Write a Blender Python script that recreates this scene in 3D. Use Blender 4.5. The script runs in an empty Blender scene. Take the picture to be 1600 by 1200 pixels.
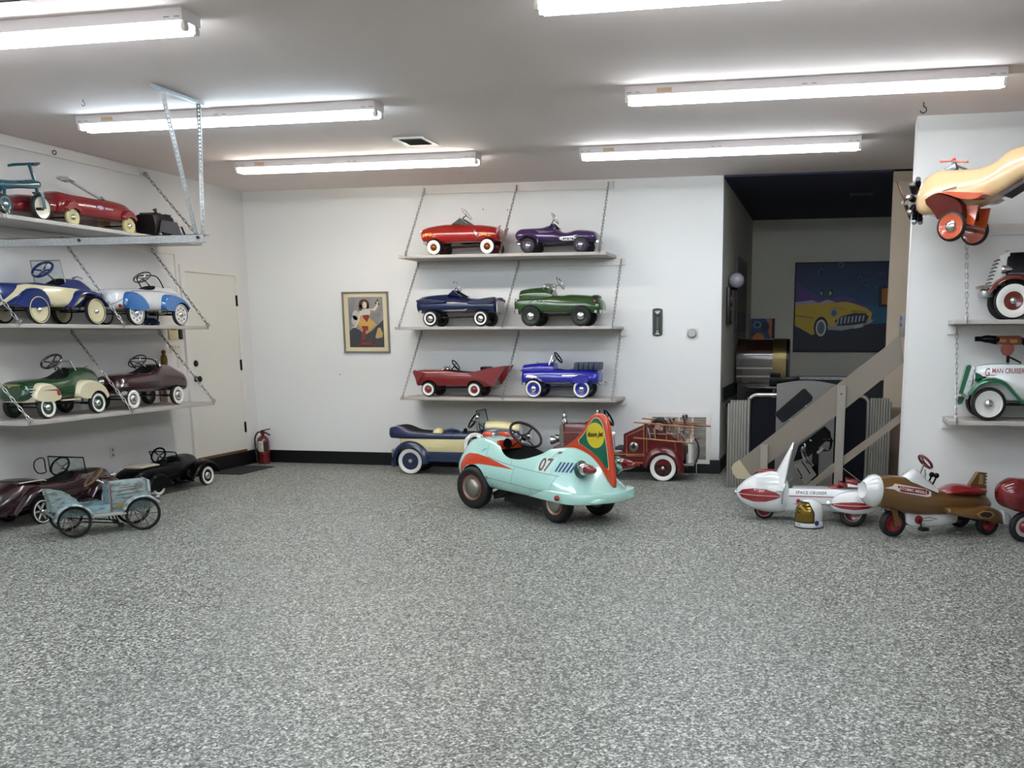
import bpy, bmesh, math, random
from math import sin, cos, pi, radians as rad, sqrt, hypot, atan2
from mathutils import Vector, Matrix
from mathutils.bvhtree import BVHTree
random.seed(7)
SC = bpy.context.scene
COL = SC.collection
V = Vector

# ---------------------------------------------------------------- camera, world, exposure
# full-frame phone picture cropped to its upper part, hence the lens shift
F, CX, CY, H = 1557.73, 964.963, 814.985, 1.513
YAW, PITCH, ROLL = -.2069, .1853, .0020
fw = V((sin(YAW)*cos(PITCH), cos(YAW)*cos(PITCH), -sin(PITCH)))
rt0 = V((cos(YAW), -sin(YAW), 0)); dn0 = fw.cross(rt0)
rt = cos(ROLL)*rt0 + sin(ROLL)*dn0
dn = -sin(ROLL)*rt0 + cos(ROLL)*dn0
cam = bpy.data.cameras.new('camera'); camo = bpy.data.objects.new('camera', cam); COL.objects.link(camo)
cam.sensor_fit = 'HORIZONTAL'; cam.sensor_width = 36; cam.lens = F/1600*36
cam.shift_x = -(CX-800)/1600; cam.shift_y = (CY-600)/1600
cam.clip_start = .05
m3 = Matrix((rt, -dn, -fw)).transposed()
camo.matrix_world = Matrix.Translation((0, 0, H)) @ m3.to_4x4()
SC.camera = camo
wd = bpy.data.worlds.new('world'); SC.world = wd; wd.use_nodes = True
wd.node_tree.nodes['Background'].inputs[0].default_value = (.5, .55, .6, 1)
wd.node_tree.nodes['Background'].inputs[1].default_value = .05
SC.view_settings.view_transform = 'Standard'; SC.view_settings.look = 'None'
SC.view_settings.gamma = 1; SC.view_settings.use_curve_mapping = False
SC.view_settings.exposure = 2.0
TUBE = 9.0
SC.cycles.max_bounces = 8; SC.cycles.diffuse_bounces = 5; SC.cycles.glossy_bounces = 4
SC.cycles.caustics_reflective = False; SC.cycles.caustics_refractive = False
SC.cycles.sample_clamp_indirect = 6
SC.cycles.use_denoising = True

# ---------------------------------------------------------------- materials
def lin(c):
    if isinstance(c, str):
        c = [int(c[i:i+2], 16)/255 for i in (0, 2, 4)]
    return tuple((x/12.92 if x <= .04045 else ((x+.055)/1.055)**2.4) for x in c) + (1,)
MATS = {}
def mat(name, col='808080', rough=.5, metal=0, coat=0, emit=0, trans=0, alpha=None, bump=0, bscale=60, spec=None):
    if name in MATS: return MATS[name]
    m = bpy.data.materials.new(name); m.use_nodes = True
    b = m.node_tree.nodes['Principled BSDF']; i = b.inputs
    i['Base Color'].default_value = lin(col); i['Roughness'].default_value = rough; i['Metallic'].default_value = metal
    if coat: i['Coat Weight'].default_value = coat; i['Coat Roughness'].default_value = .05
    if emit: i['Emission Color'].default_value = lin(col); i['Emission Strength'].default_value = emit
    if trans: i['Transmission Weight'].default_value = trans
    if spec is not None: i['Specular IOR Level'].default_value = spec
    if bump:
        nt = m.node_tree; n = nt.nodes.new('ShaderNodeTexNoise'); n.inputs['Scale'].default_value = bscale
        tc = nt.nodes.new('ShaderNodeTexCoord'); nt.links.new(tc.outputs['Object'], n.inputs['Vector'])
        bp = nt.nodes.new('ShaderNodeBump'); bp.inputs['Strength'].default_value = bump; bp.inputs['Distance'].default_value = .01
        nt.links.new(n.outputs['Fac'], bp.inputs['Height']); nt.links.new(bp.outputs['Normal'], i['Normal'])
    m.diffuse_color = lin(col); MATS[name] = m
    return m
def paint(hexc, rough=.22): return mat('paint_'+hexc, hexc, rough, 0, .8)
def mix_noise(m, c1, c2, scale, lo=.4, hi=.6, detail=4, coord='Object', stretch=(1, 1, 1)):
    nt = m.node_tree; b = nt.nodes['Principled BSDF']
    tc = nt.nodes.new('ShaderNodeTexCoord'); mp = nt.nodes.new('ShaderNodeMapping'); mp.inputs['Scale'].default_value = stretch
    n = nt.nodes.new('ShaderNodeTexNoise'); n.inputs['Scale'].default_value = scale; n.inputs['Detail'].default_value = detail
    r = nt.nodes.new('ShaderNodeValToRGB'); e = r.color_ramp.elements
    e[0].position = lo; e[1].position = hi; e[0].color = lin(c1); e[1].color = lin(c2)
    L = nt.links.new
    L(tc.outputs[coord], mp.inputs[0]); L(mp.outputs[0], n.inputs['Vector']); L(n.outputs['Fac'], r.inputs[0]); L(r.outputs[0], b.inputs['Base Color'])
    return r
CHROME = mat('chrome', 'd8d8d8', .12, 1)
STEEL = mat('brushed_steel', 'a8aaab', .35, 1)
RUB = mat('rubber', '141414', .6)
BLACK = mat('black_paint', '040406', .3, 0, .12, spec=.12)
DARK = mat('dark_interior', '0a0908', .7)
IRON = mat('black_iron', '0d0d0e', .5)
WHITE = mat('white_rubber', 'e6e4de', .5)
IVORY = mat('ivory_enamel', 'e2d6b0', .3, 0, .5)
GALV = mat('galvanised_steel', 'a9abaa', .45, .8)
mix_noise(GALV, 'a0a2a3', 'b2b4b3', 60)
wallm = mat('white_wall_paint', 'e3e3e1', .7, bump=.05, bscale=90)
leftm = mat('left_wall_paint', 'dedcda', .7, bump=.05, bscale=90)
ceilm = mat('ceiling_paint', 'e9dcd8', .85, bump=.08, bscale=120)
trimm = mat('white_trim_paint', 'e0dcd7', .45)
doorm = mat('door_paint', 'dcd9d0', .45)
shelfm = mat('shelf_grey_paint', 'b3aca6', .45)
basem = mat('black_baseboard', '0c0c10', .35)
nookm = mat('taupe_wall_paint', 'd8d5c8', .75, bump=.05)
beigem = mat('beige_wall_paint', 'b3a38f', .75, bump=.05)
navym = mat('navy_ceiling_paint', '34324c', .8)
taupe = mat('taupe_rail_paint', '80776b', .5, spec=.3)
def floor_material():
    m = mat('speckled_epoxy', '8a8b85', .38)
    nt = m.node_tree; b = nt.nodes['Principled BSDF']; L = nt.links.new
    tc = nt.nodes.new('ShaderNodeTexCoord')
    v = nt.nodes.new('ShaderNodeTexVoronoi'); v.inputs['Scale'].default_value = 125
    v2 = nt.nodes.new('ShaderNodeTexVoronoi'); v2.inputs['Scale'].default_value = 75
    for q in (v, v2): L(tc.outputs['Object'], q.inputs['Vector'])
    def ramp(stops):
        r = nt.nodes.new('ShaderNodeValToRGB'); r.color_ramp.interpolation = 'CONSTANT'; e = r.color_ramp.elements
        e[0].position = stops[0][0]; e[0].color = lin(stops[0][1]); e[1].position = stops[1][0]; e[1].color = lin(stops[1][1])
        for p, c in stops[2:]:
            k = e.new(p); k.color = lin(c)
        return r
    r1 = ramp([(0, '1e201d'), (.18, '52544f'), (.36, '777972'), (.58, '9a9c94'), (.77, 'e0e2d9'), (.92, '343632')])
    r2 = ramp([(0, '2e302c'), (.25, '666861'), (.58, '8c8e86'), (.82, 'd2d4cb')])
    s1 = nt.nodes.new('ShaderNodeSeparateColor'); s2 = nt.nodes.new('ShaderNodeSeparateColor')
    L(v.outputs['Color'], s1.inputs[0]); L(v2.outputs['Color'], s2.inputs[0])
    L(s1.outputs[0], r1.inputs[0]); L(s2.outputs[1], r2.inputs[0])
    mx = nt.nodes.new('ShaderNodeMix'); mx.data_type = 'RGBA'; mx.inputs[0].default_value = .4
    L(r1.outputs[0], mx.inputs[6]); L(r2.outputs[0], mx.inputs[7]); L(mx.outputs[2], b.inputs['Base Color'])
    n = nt.nodes.new('ShaderNodeTexNoise'); n.inputs['Scale'].default_value = 1.3; L(tc.outputs['Object'], n.inputs['Vector'])
    mr = nt.nodes.new('ShaderNodeMapRange'); mr.inputs[3].default_value = .38; mr.inputs[4].default_value = .55
    L(n.outputs['Fac'], mr.inputs[0]); L(mr.outputs[0], b.inputs['Roughness'])
    bp = nt.nodes.new('ShaderNodeBump'); bp.inputs['Strength'].default_value = .15; bp.inputs['Distance'].default_value = .002
    L(v.outputs['Distance'], bp.inputs['Height']); L(bp.outputs['Normal'], b.inputs['Normal'])
    return m
floorm = floor_material()

# ---------------------------------------------------------------- geometry helpers
class B:
    """collects shapes, build() links them as one mesh object"""
    def __init__(s): s.bm = bmesh.new(); s.M = None; s.mi = 0
    def _f(s, vs):
        try:
            f = s.bm.faces.new(vs); f.material_index = s.mi; return f
        except ValueError: return None
    def v(s, p):
        p = V(p)
        return s.bm.verts.new(s.M @ p if s.M else p)
    def box(s, c, d, rz=0, ry=0, rx=0, bev=0):
        R = Matrix.Translation(c) @ Matrix.Rotation(rz, 4, 'Z') @ Matrix.Rotation(ry, 4, 'Y') @ Matrix.Rotation(rx, 4, 'X')
        vs = [s.v(R @ V((sx*d[0]/2, sy*d[1]/2, sz*d[2]/2))) for sx in (-1, 1) for sy in (-1, 1) for sz in (-1, 1)]
        fs = [s._f([vs[i] for i in q]) for q in ((0, 1, 3, 2), (4, 6, 7, 5), (0, 4, 5, 1), (2, 3, 7, 6), (0, 2, 6, 4), (1, 5, 7, 3))]
        if bev:
            es = {e for f in fs for e in f.edges}
            bmesh.ops.bevel(s.bm, geom=list(es), offset=bev, segments=2, affect='EDGES', profile=.6)
        return s
    def b2(s, a, b, bev=0):
        return s.box([(a[i]+b[i])/2 for i in range(3)], [abs(b[i]-a[i]) for i in range(3)], bev=bev)
    def rings(s, rings, caps=True, closed=False):
        rv = [[s.v(p) for p in r] for r in rings]; n = len(rv[0])
        m = len(rv) if closed else len(rv)-1
        for i in range(m):
            a, b = rv[i], rv[(i+1) % len(rv)]
            for j in range(n): s._f((a[j], a[(j+1) % n], b[(j+1) % n], b[j]))
        if caps and not closed:
            s._f(rv[0][::-1]); s._f(rv[-1])
        return s
    def tube(s, pts, r, n=8, closed=False, smooth=0):
        pts = [V(p) for p in pts]
        if smooth: pts = catmull(pts, smooth, closed)
        out = []; N = len(pts); up = None
        for i, p in enumerate(pts):
            a = pts[i-1] if (i > 0 or closed) else p
            b = pts[(i+1) % N] if (i < N-1 or closed) else p
            t = (b-a).normalized()
            if up is None:
                up = V((0, 0, 1)) if abs(t.z) < .9 else V((1, 0, 0))
            x = up.cross(t)
            if x.length < 1e-4: x = V((1, 0, 0)).cross(t)
            x.normalize(); y = t.cross(x); up = y
            rr = r[i] if isinstance(r, (list, tuple)) else r
            out.append([p + x*cos(2*pi*k/n)*rr + y*sin(2*pi*k/n)*rr for k in range(n)])
        return s.rings(out, closed=closed)
    def lathe(s, prof, c=(0, 0, 0), ax=(0, 1, 0), n=24, caps=True):
        """profile of (radius, offset along ax)"""
        ax = V(ax).normalized(); u = ax.orthogonal().normalized(); w = ax.cross(u); c = V(c)
        rv = []
        for r, h in prof:
            if r < 1e-6: rv.append([s.v(c+ax*h)])
            else: rv.append([s.v(c + ax*h + (u*cos(2*pi*k/n)+w*sin(2*pi*k/n))*r) for k in range(n)])
        for a, b in zip(rv, rv[1:]):
            for j in range(n):
                k = (j+1) % n
                if len(a) == 1 and len(b) == 1: continue
                if len(a) == 1: s._f((a[0], b[k], b[j]))
                elif len(b) == 1: s._f((a[j], a[k], b[0]))
                else: s._f((a[j], a[k], b[k], b[j]))
        if caps:
            if len(rv[0]) > 1: s._f(rv[0][::-1])
            if len(rv[-1]) > 1: s._f(rv[-1])
        return s
    def torus(s, c, nrm, R, r, n=28, m=8):
        nrm = V(nrm).normalized(); u = nrm.orthogonal().normalized(); w = nrm.cross(u); c = V(c)
        return s.rings([[c + (u*cos(a)+w*sin(a))*(R+r*cos(b)) + nrm*r*sin(b) for b in [2*pi*j/m for j in range(m)]]
                        for a in [2*pi*i/n for i in range(n)]], closed=True)
    def sphere(s, c, r, n=20, m=12, squash=(1, 1, 1)):
        c = V(c); rr = []
        for i in range(m+1):
            t = pi*i/m
            rr.append([c+V((sin(t)*cos(2*pi*k/n)*r*squash[0], sin(t)*sin(2*pi*k/n)*r*squash[1], cos(t)*r*squash[2])) for k in range(n)])
        vt, vb = s.v(c+V((0, 0, r*squash[2]))), s.v(c-V((0, 0, r*squash[2])))
        rv = [[s.v(p) for p in q] for q in rr[1:-1]]
        for a, b in zip(rv, rv[1:]):
            for j in range(n): s._f((a[j], b[j], b[(j+1) % n], a[(j+1) % n]))
        for j in range(n):
            s._f((vt, rv[0][j], rv[0][(j+1) % n])); s._f((vb, rv[-1][(j+1) % n], rv[-1][j]))
        return s
    def prism(s, poly, a, b, axis='y'):
        """polygon of (u, v) swept from a to b along an axis: y -> (x,z), x -> (y,z), z -> (x,y)"""
        def P(u, v, t): return {'y': (u, t, v), 'x': (t, u, v), 'z': (u, v, t)}[axis]
        return s.rings([[P(u, v, a) for u, v in poly], [P(u, v, b) for u, v in poly]])
    def mesh(s, mats=(), smooth=True, ang=38, norm=True):
        if norm: bmesh.ops.recalc_face_normals(s.bm, faces=s.bm.faces)
        me = bpy.data.meshes.new('mesh'); s.bm.to_mesh(me); s.bm.free()
        for m in (mats if isinstance(mats, (list, tuple)) else (mats,)): me.materials.append(m)
        if smooth:
            me.polygons.foreach_set('use_smooth', [True]*len(me.polygons)); me.set_sharp_from_angle(angle=rad(ang))
        return me
    def build(s, name, m, parent=None, label=None, **k): return link(name, s.mesh(m, **k), parent, label)
def link(name, me, parent=None, label=None):
    me.name = name
    o = bpy.data.objects.new(name, me); COL.objects.link(o)
    if parent: o.parent = parent
    if label: o['label'] = label
    return o
def tag(o, label, cat, group=None):
    o['label'] = label; o['category'] = cat
    if group: o['group'] = group
    return o
def thing(name, label, cat, loc=(0, 0, 0), yaw=0, group=None):
    o = bpy.data.objects.new(name, None); COL.objects.link(o); o.empty_display_size = .1
    o.location = loc; o.rotation_euler = (0, 0, rad(yaw))
    return tag(o, label, cat, group)
def struct(o, label=None):
    o['kind'] = 'structure'
    if label: o['label'] = label
    return o
def catmull(p, k=6, closed=False):
    n = len(p); out = []; p = [V(q) for q in p]
    for i in range(n if closed else n-1):
        a, b, c, d = (p[(i-1) % n], p[i], p[(i+1) % n], p[(i+2) % n]) if closed else (p[max(i-1, 0)], p[i], p[i+1], p[min(i+2, n-1)])
        for j in range(k):
            t = j/k
            out.append(.5*((2*b)+(c-a)*t+(2*a-5*b+4*c-d)*t*t+(3*b-a-3*c+d)*t**3))
    if not closed: out.append(p[-1])
    return out
def pchip(xs, ys, x):
    n = len(xs); h = [xs[i+1]-xs[i] for i in range(n-1)]; d = [(ys[i+1]-ys[i])/h[i] for i in range(n-1)]
    m = [0.]*n; m[0], m[-1] = d[0], d[-1]
    for i in range(1, n-1):
        if d[i-1]*d[i] > 0:
            w1, w2 = 2*h[i]+h[i-1], h[i]+2*h[i-1]; m[i] = (w1+w2)/(w1/d[i-1]+w2/d[i])
    i = max(k for k in range(n-1) if x >= xs[k]-1e-9); t = (x-xs[i])/h[i]
    return ((1+2*t)*(1-t)**2*ys[i] + t*(1-t)**2*h[i]*m[i] + t*t*(3-2*t)*ys[i+1] + t*t*(t-1)*h[i]*m[i+1])
def chaikin(p, it=3):
    for _ in range(it):
        q = []
        for i in range(len(p)):
            a, b = p[i], p[(i+1) % len(p)]
            q += [(.75*a[0]+.25*b[0], .75*a[1]+.25*b[1]), (.25*a[0]+.75*b[0], .25*a[1]+.75*b[1])]
        p = q
    return p
def loft(st, n=34, it=3, nose=(0, 1), tail=(0, 1), square=False):
    """closed body lofted along x. st: (x, z_bottom, z_shoulder, z_top, w_bottom, w_shoulder, w_top[, crown]), nose/tail = (rounding length, how far it closes)"""
    st = sorted((tuple(s)+(0.01,))[:8] for s in st)
    xs = [s[0] for s in st]; cols = [[s[i] for s in st] for i in range(1, 8)]
    x0, x1 = xs[0], xs[-1]; X = []
    lt, ln = tail[0], nose[0]
    if lt:
        for k in range(6): X.append((x0+lt*(1-cos(pi/2*k/6)), sqrt(max(0, 1-(1-k/6)**2)) if False else sin(pi/2*k/6), tail[1]))
    a, b = x0+lt, x1-ln
    for k in range(n+1): X.append((a+(b-a)*k/n, 1, 1))
    if ln:
        for k in range(5, -1, -1): X.append((x1-ln*(1-cos(pi/2*k/6)), sin(pi/2*k/6), nose[1]))
    B_ = B(); R = []
    for x, s, kk in X:
        zb, zs, zt, wb, ws, wt, cr = [pchip(xs, c, x) for c in cols]
        half = [(0, zb), (wb, zb), (ws, zs), (wt, zt), (0, zt+cr)]
        if square: half = [(0, zb), (wb*.8, zb), (wb, zb), (ws, zs), (wt, zt), (wt*.8, zt+cr*.4), (0, zt+cr)]
        poly = half + [(-y, z) for y, z in half[-2:0:-1]]
        ring = chaikin(poly, it); s = 1-kk*(1-s); zc = (zb+zt)/2
        R.append([(x, y*max(s, .02), zc+(z-zc)*max(s, .02)) for y, z in ring])
    return B_.rings(R)
def pillow(outline, y0, y1, k=.35, steps=5, p=2.2, sm=3):
    """side outline (x,z) swept from y0 to y1 and rounded over towards y1"""
    o = chaikin(outline, sm); cx = sum(q[0] for q in o)/len(o); zb = min(q[1] for q in o)
    R = [[(x, y0, z) for x, z in o]]
    for i in range(steps+1):
        t = i/steps; s = 1-k*(1-(1-t**p)**(1/p)); y = y0+(y1-y0)*(.35+.65*t)
        R.append([(cx+(x-cx)*s, y, zb+(z-zb)*s) for x, z in o])
    return B().rings(R)
def fender(path, y0, y1, h=.03, sm=5, taper=.0, lip=.012):
    """mudguard: a crowned section swept along a path of (x,z)"""
    p = catmull([V((q[0], 0, q[1])) for q in path], sm); R = []; N = len(p)
    for i, q in enumerate(p):
        t = (p[min(i+1, N-1)]-p[max(i-1, 0)]).normalized(); nr = V((-t.z, 0, t.x))
        if N and i == 0: sg = 1
        e = min(1, min(i, N-1-i)/(N*.25+.01)); hh = h*(1-taper+taper*e)
        ym = (y0+y1)/2; wy = (y1-y0)/2
        ring = [q + nr*(hh*sin(a)) + V((0, ym-cos(a)*wy, 0)) for a in [pi*k/8 for k in range(9)]]
        ring += [q - nr*lip*.5 + V((0, y1-.003*(1 if y1 > y0 else -1), 0)), q - nr*lip*.2 + V((0, ym, 0)), q - nr*lip*.5 + V((0, y0, 0))]
        R.append(ring)
    return B().rings(R)
def boolean(me, cutters, mats, op='DIFFERENCE'):
    """cut meshes (list of (B, material index)) out of a mesh"""
    o = bpy.data.objects.new('tmp', me); COL.objects.link(o); tmp = []
    me.materials.clear()
    for m in mats: me.materials.append(m)
    for c, mi in cutters:
        cm = c.mesh(mats)
        for p in cm.polygons: p.material_index = mi
        co = bpy.data.objects.new('cut', cm); COL.objects.link(co); tmp.append(co)
        md = o.modifiers.new('b', 'BOOLEAN'); md.operation = op; md.object = co; md.solver = 'EXACT'
    bpy.context.view_layer.update()
    dg = bpy.context.evaluated_depsgraph_get()
    r = bpy.data.meshes.new_from_object(o.evaluated_get(dg))
    for t in tmp+[o]: bpy.data.objects.remove(t)
    r.polygons.foreach_set('use_smooth', [True]*len(r.polygons)); r.set_sharp_from_angle(angle=rad(38))
    return r
def bvh_of(me): return BVHTree.FromPolygons([v.co.copy() for v in me.vertices], [tuple(p.vertices) for p in me.polygons])
def decal(name, bm, bvh, m, parent, O=(0, 2, 0), U=(-1, 0, 0), W=(0, 0, 1), D=(0, -1, 0), off=.0018, sub=.02, label=None):
    """flat (u,v,0) mesh pressed on to a surface along D"""
    O, U, W, D = V(O), V(U), V(W), V(D)
    if sub:
        bmesh.ops.triangulate(bm, faces=bm.faces)
        for _ in range(4):
            es = [e for e in bm.edges if e.calc_length() > sub]
            if not es: break
            bmesh.ops.subdivide_edges(bm, edges=es, cuts=1); bmesh.ops.triangulate(bm, faces=bm.faces)
    kill = []
    for v in bm.verts:
        h = bvh.ray_cast(O+U*v.co.x+W*v.co.y, D)
        if h[0] is None: kill.append(v); continue
        nn = h[1] if h[1].dot(D) < 0 else -h[1]
        v.co = h[0]+nn*off
    bmesh.ops.delete(bm, geom=kill, context='VERTS')
    me = bpy.data.meshes.new(name); bm.to_mesh(me); bm.free(); me.materials.append(m)
    return link(name, me, parent, label)
def frame_rect(b, x0, x1, z0, z1, t, y0, y1):
    b.b2((x0, y0, z0), (x0+t, y1, z1)); b.b2((x1-t, y0, z0), (x1, y1, z1)); b.b2((x0+t, y0, z0), (x1-t, y1, z0+t)); b.b2((x0+t, y0, z1-t), (x1-t, y1, z1)); return b
def poly_bm(polys):
    bm = bmesh.new()
    for p in polys: bm.faces.new([bm.verts.new((x, y, 0)) for x, y in p])
    bmesh.ops.recalc_face_normals(bm, faces=bm.faces)
    return bm
def text_bm(s, x0, y0, w, h=None, shear=0, slant=0, bold=0, gap=1):
    c = bpy.data.curves.new('t', 'FONT'); c.body = s; c.resolution_u = 3; c.offset = bold; c.space_character = gap
    o = bpy.data.objects.new('t', c); COL.objects.link(o); bpy.context.view_layer.update()
    me = bpy.data.meshes.new_from_object(o.evaluated_get(bpy.context.evaluated_depsgraph_get())); bpy.data.objects.remove(o)
    xs = [v.co.x for v in me.vertices]; ys = [v.co.y for v in me.vertices]
    kx = w/(max(xs)-min(xs)); ky = (h/(max(ys)-min(ys))) if h else kx
    bm = bmesh.new(); bm.from_mesh(me)
    for v in bm.verts:
        a, b = (v.co.x-min(xs))*kx, (v.co.y-min(ys))*ky
        v.co = (x0+a+shear*b, y0+b+slant*a, 0)
    return bm
def flat_text(name, s, parent, m, O, U, W, w, h=None, off=.001, shear=0):
    bm = text_bm(s, 0, 0, w, h, shear); O, U, W = V(O), V(U), V(W); N = U.cross(W)
    for v in bm.verts: v.co = O+U*v.co.x+W*v.co.y+N*off
    me = bpy.data.meshes.new(name); bm.to_mesh(me); bm.free(); me.materials.append(m)
    return link(name, me, parent)
def ell(cx, cy, rx, ry, n=20, a0=0, a1=2*pi): return [(cx+rx*cos(a0+(a1-a0)*i/n), cy+ry*sin(a0+(a1-a0)*i/n)) for i in range(n)]

# ---------------------------------------------------------------- room
ZC, XL, YB = 3.153, -6.745, 10.93
XR, YF = 4.6, -4.0
def slab(name, a, b, m): return struct(B().b2(a, b).build(name, m, smooth=False))
slab('floor', (XL-.2, YF, -.1), (XR+.2, 15.2, 0), floorm)
slab('ceiling', (XL-.2, YF, ZC), (XR+.2, YB, ZC+.12), ceilm)
slab('wall_left', (XL-.15, YF, 0), (XL, YB+.15, ZC), leftm)
slab('wall_back', (XL, YB, 0), (-1.149, YB+.15, ZC), wallm)
slab('wall_front', (XL, YF-.15, 0), (XR, YF, ZC), wallm)
slab('wall_right', (XR, YF, 0), (XR+.15, 15.2, ZC), wallm)
slab('wall_partition', (.6, 8.363, 0), (XR, 8.62, ZC), wallm)
slab('wall_back_beige', (.575, YB, 0), (XR, YB+.12, ZC), beigem)
slab('wall_nook_left', (-1.30, YB+.15, 0), (-1.149, 15.03, ZC), nookm)
slab('wall_nook_back', (-1.30, 15.03, 0), (XR, 15.2, ZC), nookm)
slab('ceiling_nook', (-1.149, YB, ZC-.02), (XR, 15.03, ZC+.1), navym)
def strip(name, a, b, m, seams=()):
    o = B().b2(a, b).build(name, m, smooth=False); return struct(o)
strip('baseboard_back', (XL+.012, YB-.012, 0), (-1.149, YB, .15), basem)
strip('baseboard_left', (XL, 3.0, 0), (XL+.012, YB, .165), basem)
strip('baseboard_nook', (-1.149, YB-.012, 0), (-1.137, 15.03, .15), basem)
strip('trim_1', (-1.149, YB+.15, .78), (-1.13, 15.03, .93), mat('dark_green_trim', '1d2526', .6))
strip('trim_2', (-1.17, YB-.004, .15), (-1.149, YB+.0, .19), trimm)
strip('trim_3', (.594, 8.36, .0), (.606, 8.366, ZC), trimm)
jb = B().b2((-1.4, YB-.014, .0), (-1.393, YB-.011, .12)); struct(jb.build('trim_4', trimm))

# door on the left wall
d = B(); d.b2((XL, 9.70, .19), (XL+.02, 10.63, 2.177))
d = struct(d.build('door_1', doorm), 'plain off-white door in the left wall')
f = B(); f.b2((XL, 9.628, .19), (XL+.028, 9.70, 2.247)); f.b2((XL, 10.63, .17), (XL+.028, 10.705, 2.247)); f.b2((XL, 9.70, 2.182), (XL+.028, 10.63, 2.247))
f.build('door_frame', trimm, d, smooth=False)
B().b2((XL, 9.70, .165), (XL+.03, 10.63, .192)).build('threshold', mat('oak_threshold', '6d4c34', .5), d, smooth=False)
hm = mat('dark_bronze', '15120f', .35, .6)
for z in (1.906, 1.176, .451):
    h = B(); h.b2((XL+.018, 10.615, z-.06), (XL+.024, 10.645, z+.06)); h.tube([(XL+.03, 10.632, z-.062), (XL+.03, 10.632, z+.062)], .007); h.build('hinge', hm, d)
h = B(); h.lathe([(0, .02), (.034, .02), (.036, .024), (.03, .034), (0, .036)], (XL, 9.773, 1.215), (1, 0, 0), 16); h.build('deadbolt', hm, d)
h = B(); h.lathe([(.033, .02), (.033, .028), (.012, .032), (.012, .05), (.028, .058), (.034, .075), (.02, .088), (0, .09)], (XL, 9.755, 1.05), (1, 0, 0), 16); h.build('door_knob', hm, d)
b = B(); b.b2((XL, 9.29, 2.345), (XL+.012, 9.585, 2.36)); b.b2((XL, 9.57, 1.62), (XL+.012, 9.585, 2.345)); tag(b.build('cable_raceway', trimm, smooth=False), 'thin white cable raceway on the left wall running down beside the door', 'raceway')
# wall plates near the door
p = thing('control_panel', 'cream plastic alarm panel on the left wall beside the door', 'panel', (XL, 9.44, 1.533))
B().b2((0, -.075, -.065), (.025, .075, .065), .006).build('case', mat('cream_plastic', 'cfc09a', .45), p)
B().b2((.025, -.05, .035), (.027, .05, .055)).build('display', mat('dim_display', '57503f', .4), p)
p = thing('remote_control', 'black remote control on the left wall beside the cream panel', 'remote', (XL, 9.568, 1.54))
B().b2((0, -.03, -.065), (.018, .03, .065), .005).build('case', BLACK, p)
b = B()
for i in range(5):
    for j in (-1, 0, 1): b.b2((.018, j*.016-.005, .04-i*.02), (.021, j*.016+.005, .05-i*.02))
b.build('buttons', mat('grey_key', '4a4a4a', .5), p)
p = thing('switch_plate', 'white triple light switch plate below the cream panel', 'switch', (XL, 9.468, 1.389))
B().b2((0, -.1, -.058), (.008, .1, .058), .002).build('plate', mat('white_plastic', 'dad5cb', .4), p)
for j in (-1, 0, 1): B().box((.012, j*.046, .004), (.018, .01, .024), ry=.4).build('toggle', mat('white_plastic'), p)
p = thing('wall_outlet', 'small white outlet plate below the triple switch near the door', 'outlet', (XL, 9.522, 1.235))
B().b2((0, -.035, -.057), (.008, .035, .057), .002).build('plate', mat('white_plastic'), p)
p = thing('wall_outlet', 'low outlet plate on the left wall above the black floor car', 'outlet', (XL, 8.38, .405))
B().b2((0, -.035, -.057), (.008, .035, .057), .002).build('plate', mat('white_plastic'), p)
for s in (-1, 1): B().lathe([(.015, .008), (.015, .011), (0, .011)], (0, 0, s*.024), (1, 0, 0), 12).build('socket', mat('grey_plastic', '8d8a86', .5), p)
m_ = B(); m_.b2((-6.72, 9.83, 0), (-6.315, 10.52, .008)); tag(m_.build('door_mat', mat('charcoal_mat', '262626', .9, bump=.5, bscale=300)), 'charcoal door mat on the floor in front of the white door', 'mat')

# ---------------------------------------------------------------- lights
tubem = mat('fluorescent_tube', 'eff8ff', .4, emit=TUBE)
warmt = mat('warm_fluorescent_tube', 'fffaf0', .4, emit=TUBE)
coolt = mat('cool_fluorescent_tube', 'dcf1ff', .4, emit=TUBE)
housem = mat('white_enamel_housing', 'dcd4d2', .4)
def fixture(x0, y, tm, label):
    t = thing('fluorescent_light', label, 'light', (x0, y, ZC), 0, 'eight foot fluorescent strip lights on the ceiling')
    L = 2.44
    B().b2((0, 0, -.062), (L, .16, 0), .006).build('housing', housem, t)
    for yy in (.035, .125):
        B().tube([(.03, yy, -.085), (L-.03, yy, -.085)], .019, 12).build('tube', tm, t)
        for x in (.012, L-.012):
            b = B(); b.box((x, yy, -.08), (.022, .036, .05), bev=.005); b.lathe([(.02, -.012), (.02, .012)], (x, yy, -.085), (1, 0, 0), 12); b.build('lamp_holder', mat('white_plastic'), t)
    s = B(); s.b2((.22, -.001, -.05), (.32, 0, -.022)); s.build('sticker', mat('tan_sticker', 'c2a283', .6), t)
    for x in (.03, .09, L*.5-.03, L*.5+.03, L-.09, L-.03): B().b2((x-.016, -.0012, -.046), (x+.016, .0, -.041)).build('knockout_slot', mat('slot_grey', '8b8280', .6), t)
fixture(-5.65, 9.05, warmt, 'farthest strip light on the left side, with a warm white glow')
fixture(-5.66, 6.98, coolt, 'strip light passing behind the hanging perforated steel straps')
fixture(-5.72, 4.88, tubem, 'nearest strip light on the left side, cut off by the frame')
fixture(-2.24, 9.03, tubem, 'farthest strip light on the right side, near the dark opening')
fixture(-1.41, 6.975, tubem, 'longest-looking strip light on the right, above the partition')
fixture(-1.45, 4.95, tubem, 'strip light at the top edge of the picture, barely visible')
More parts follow.
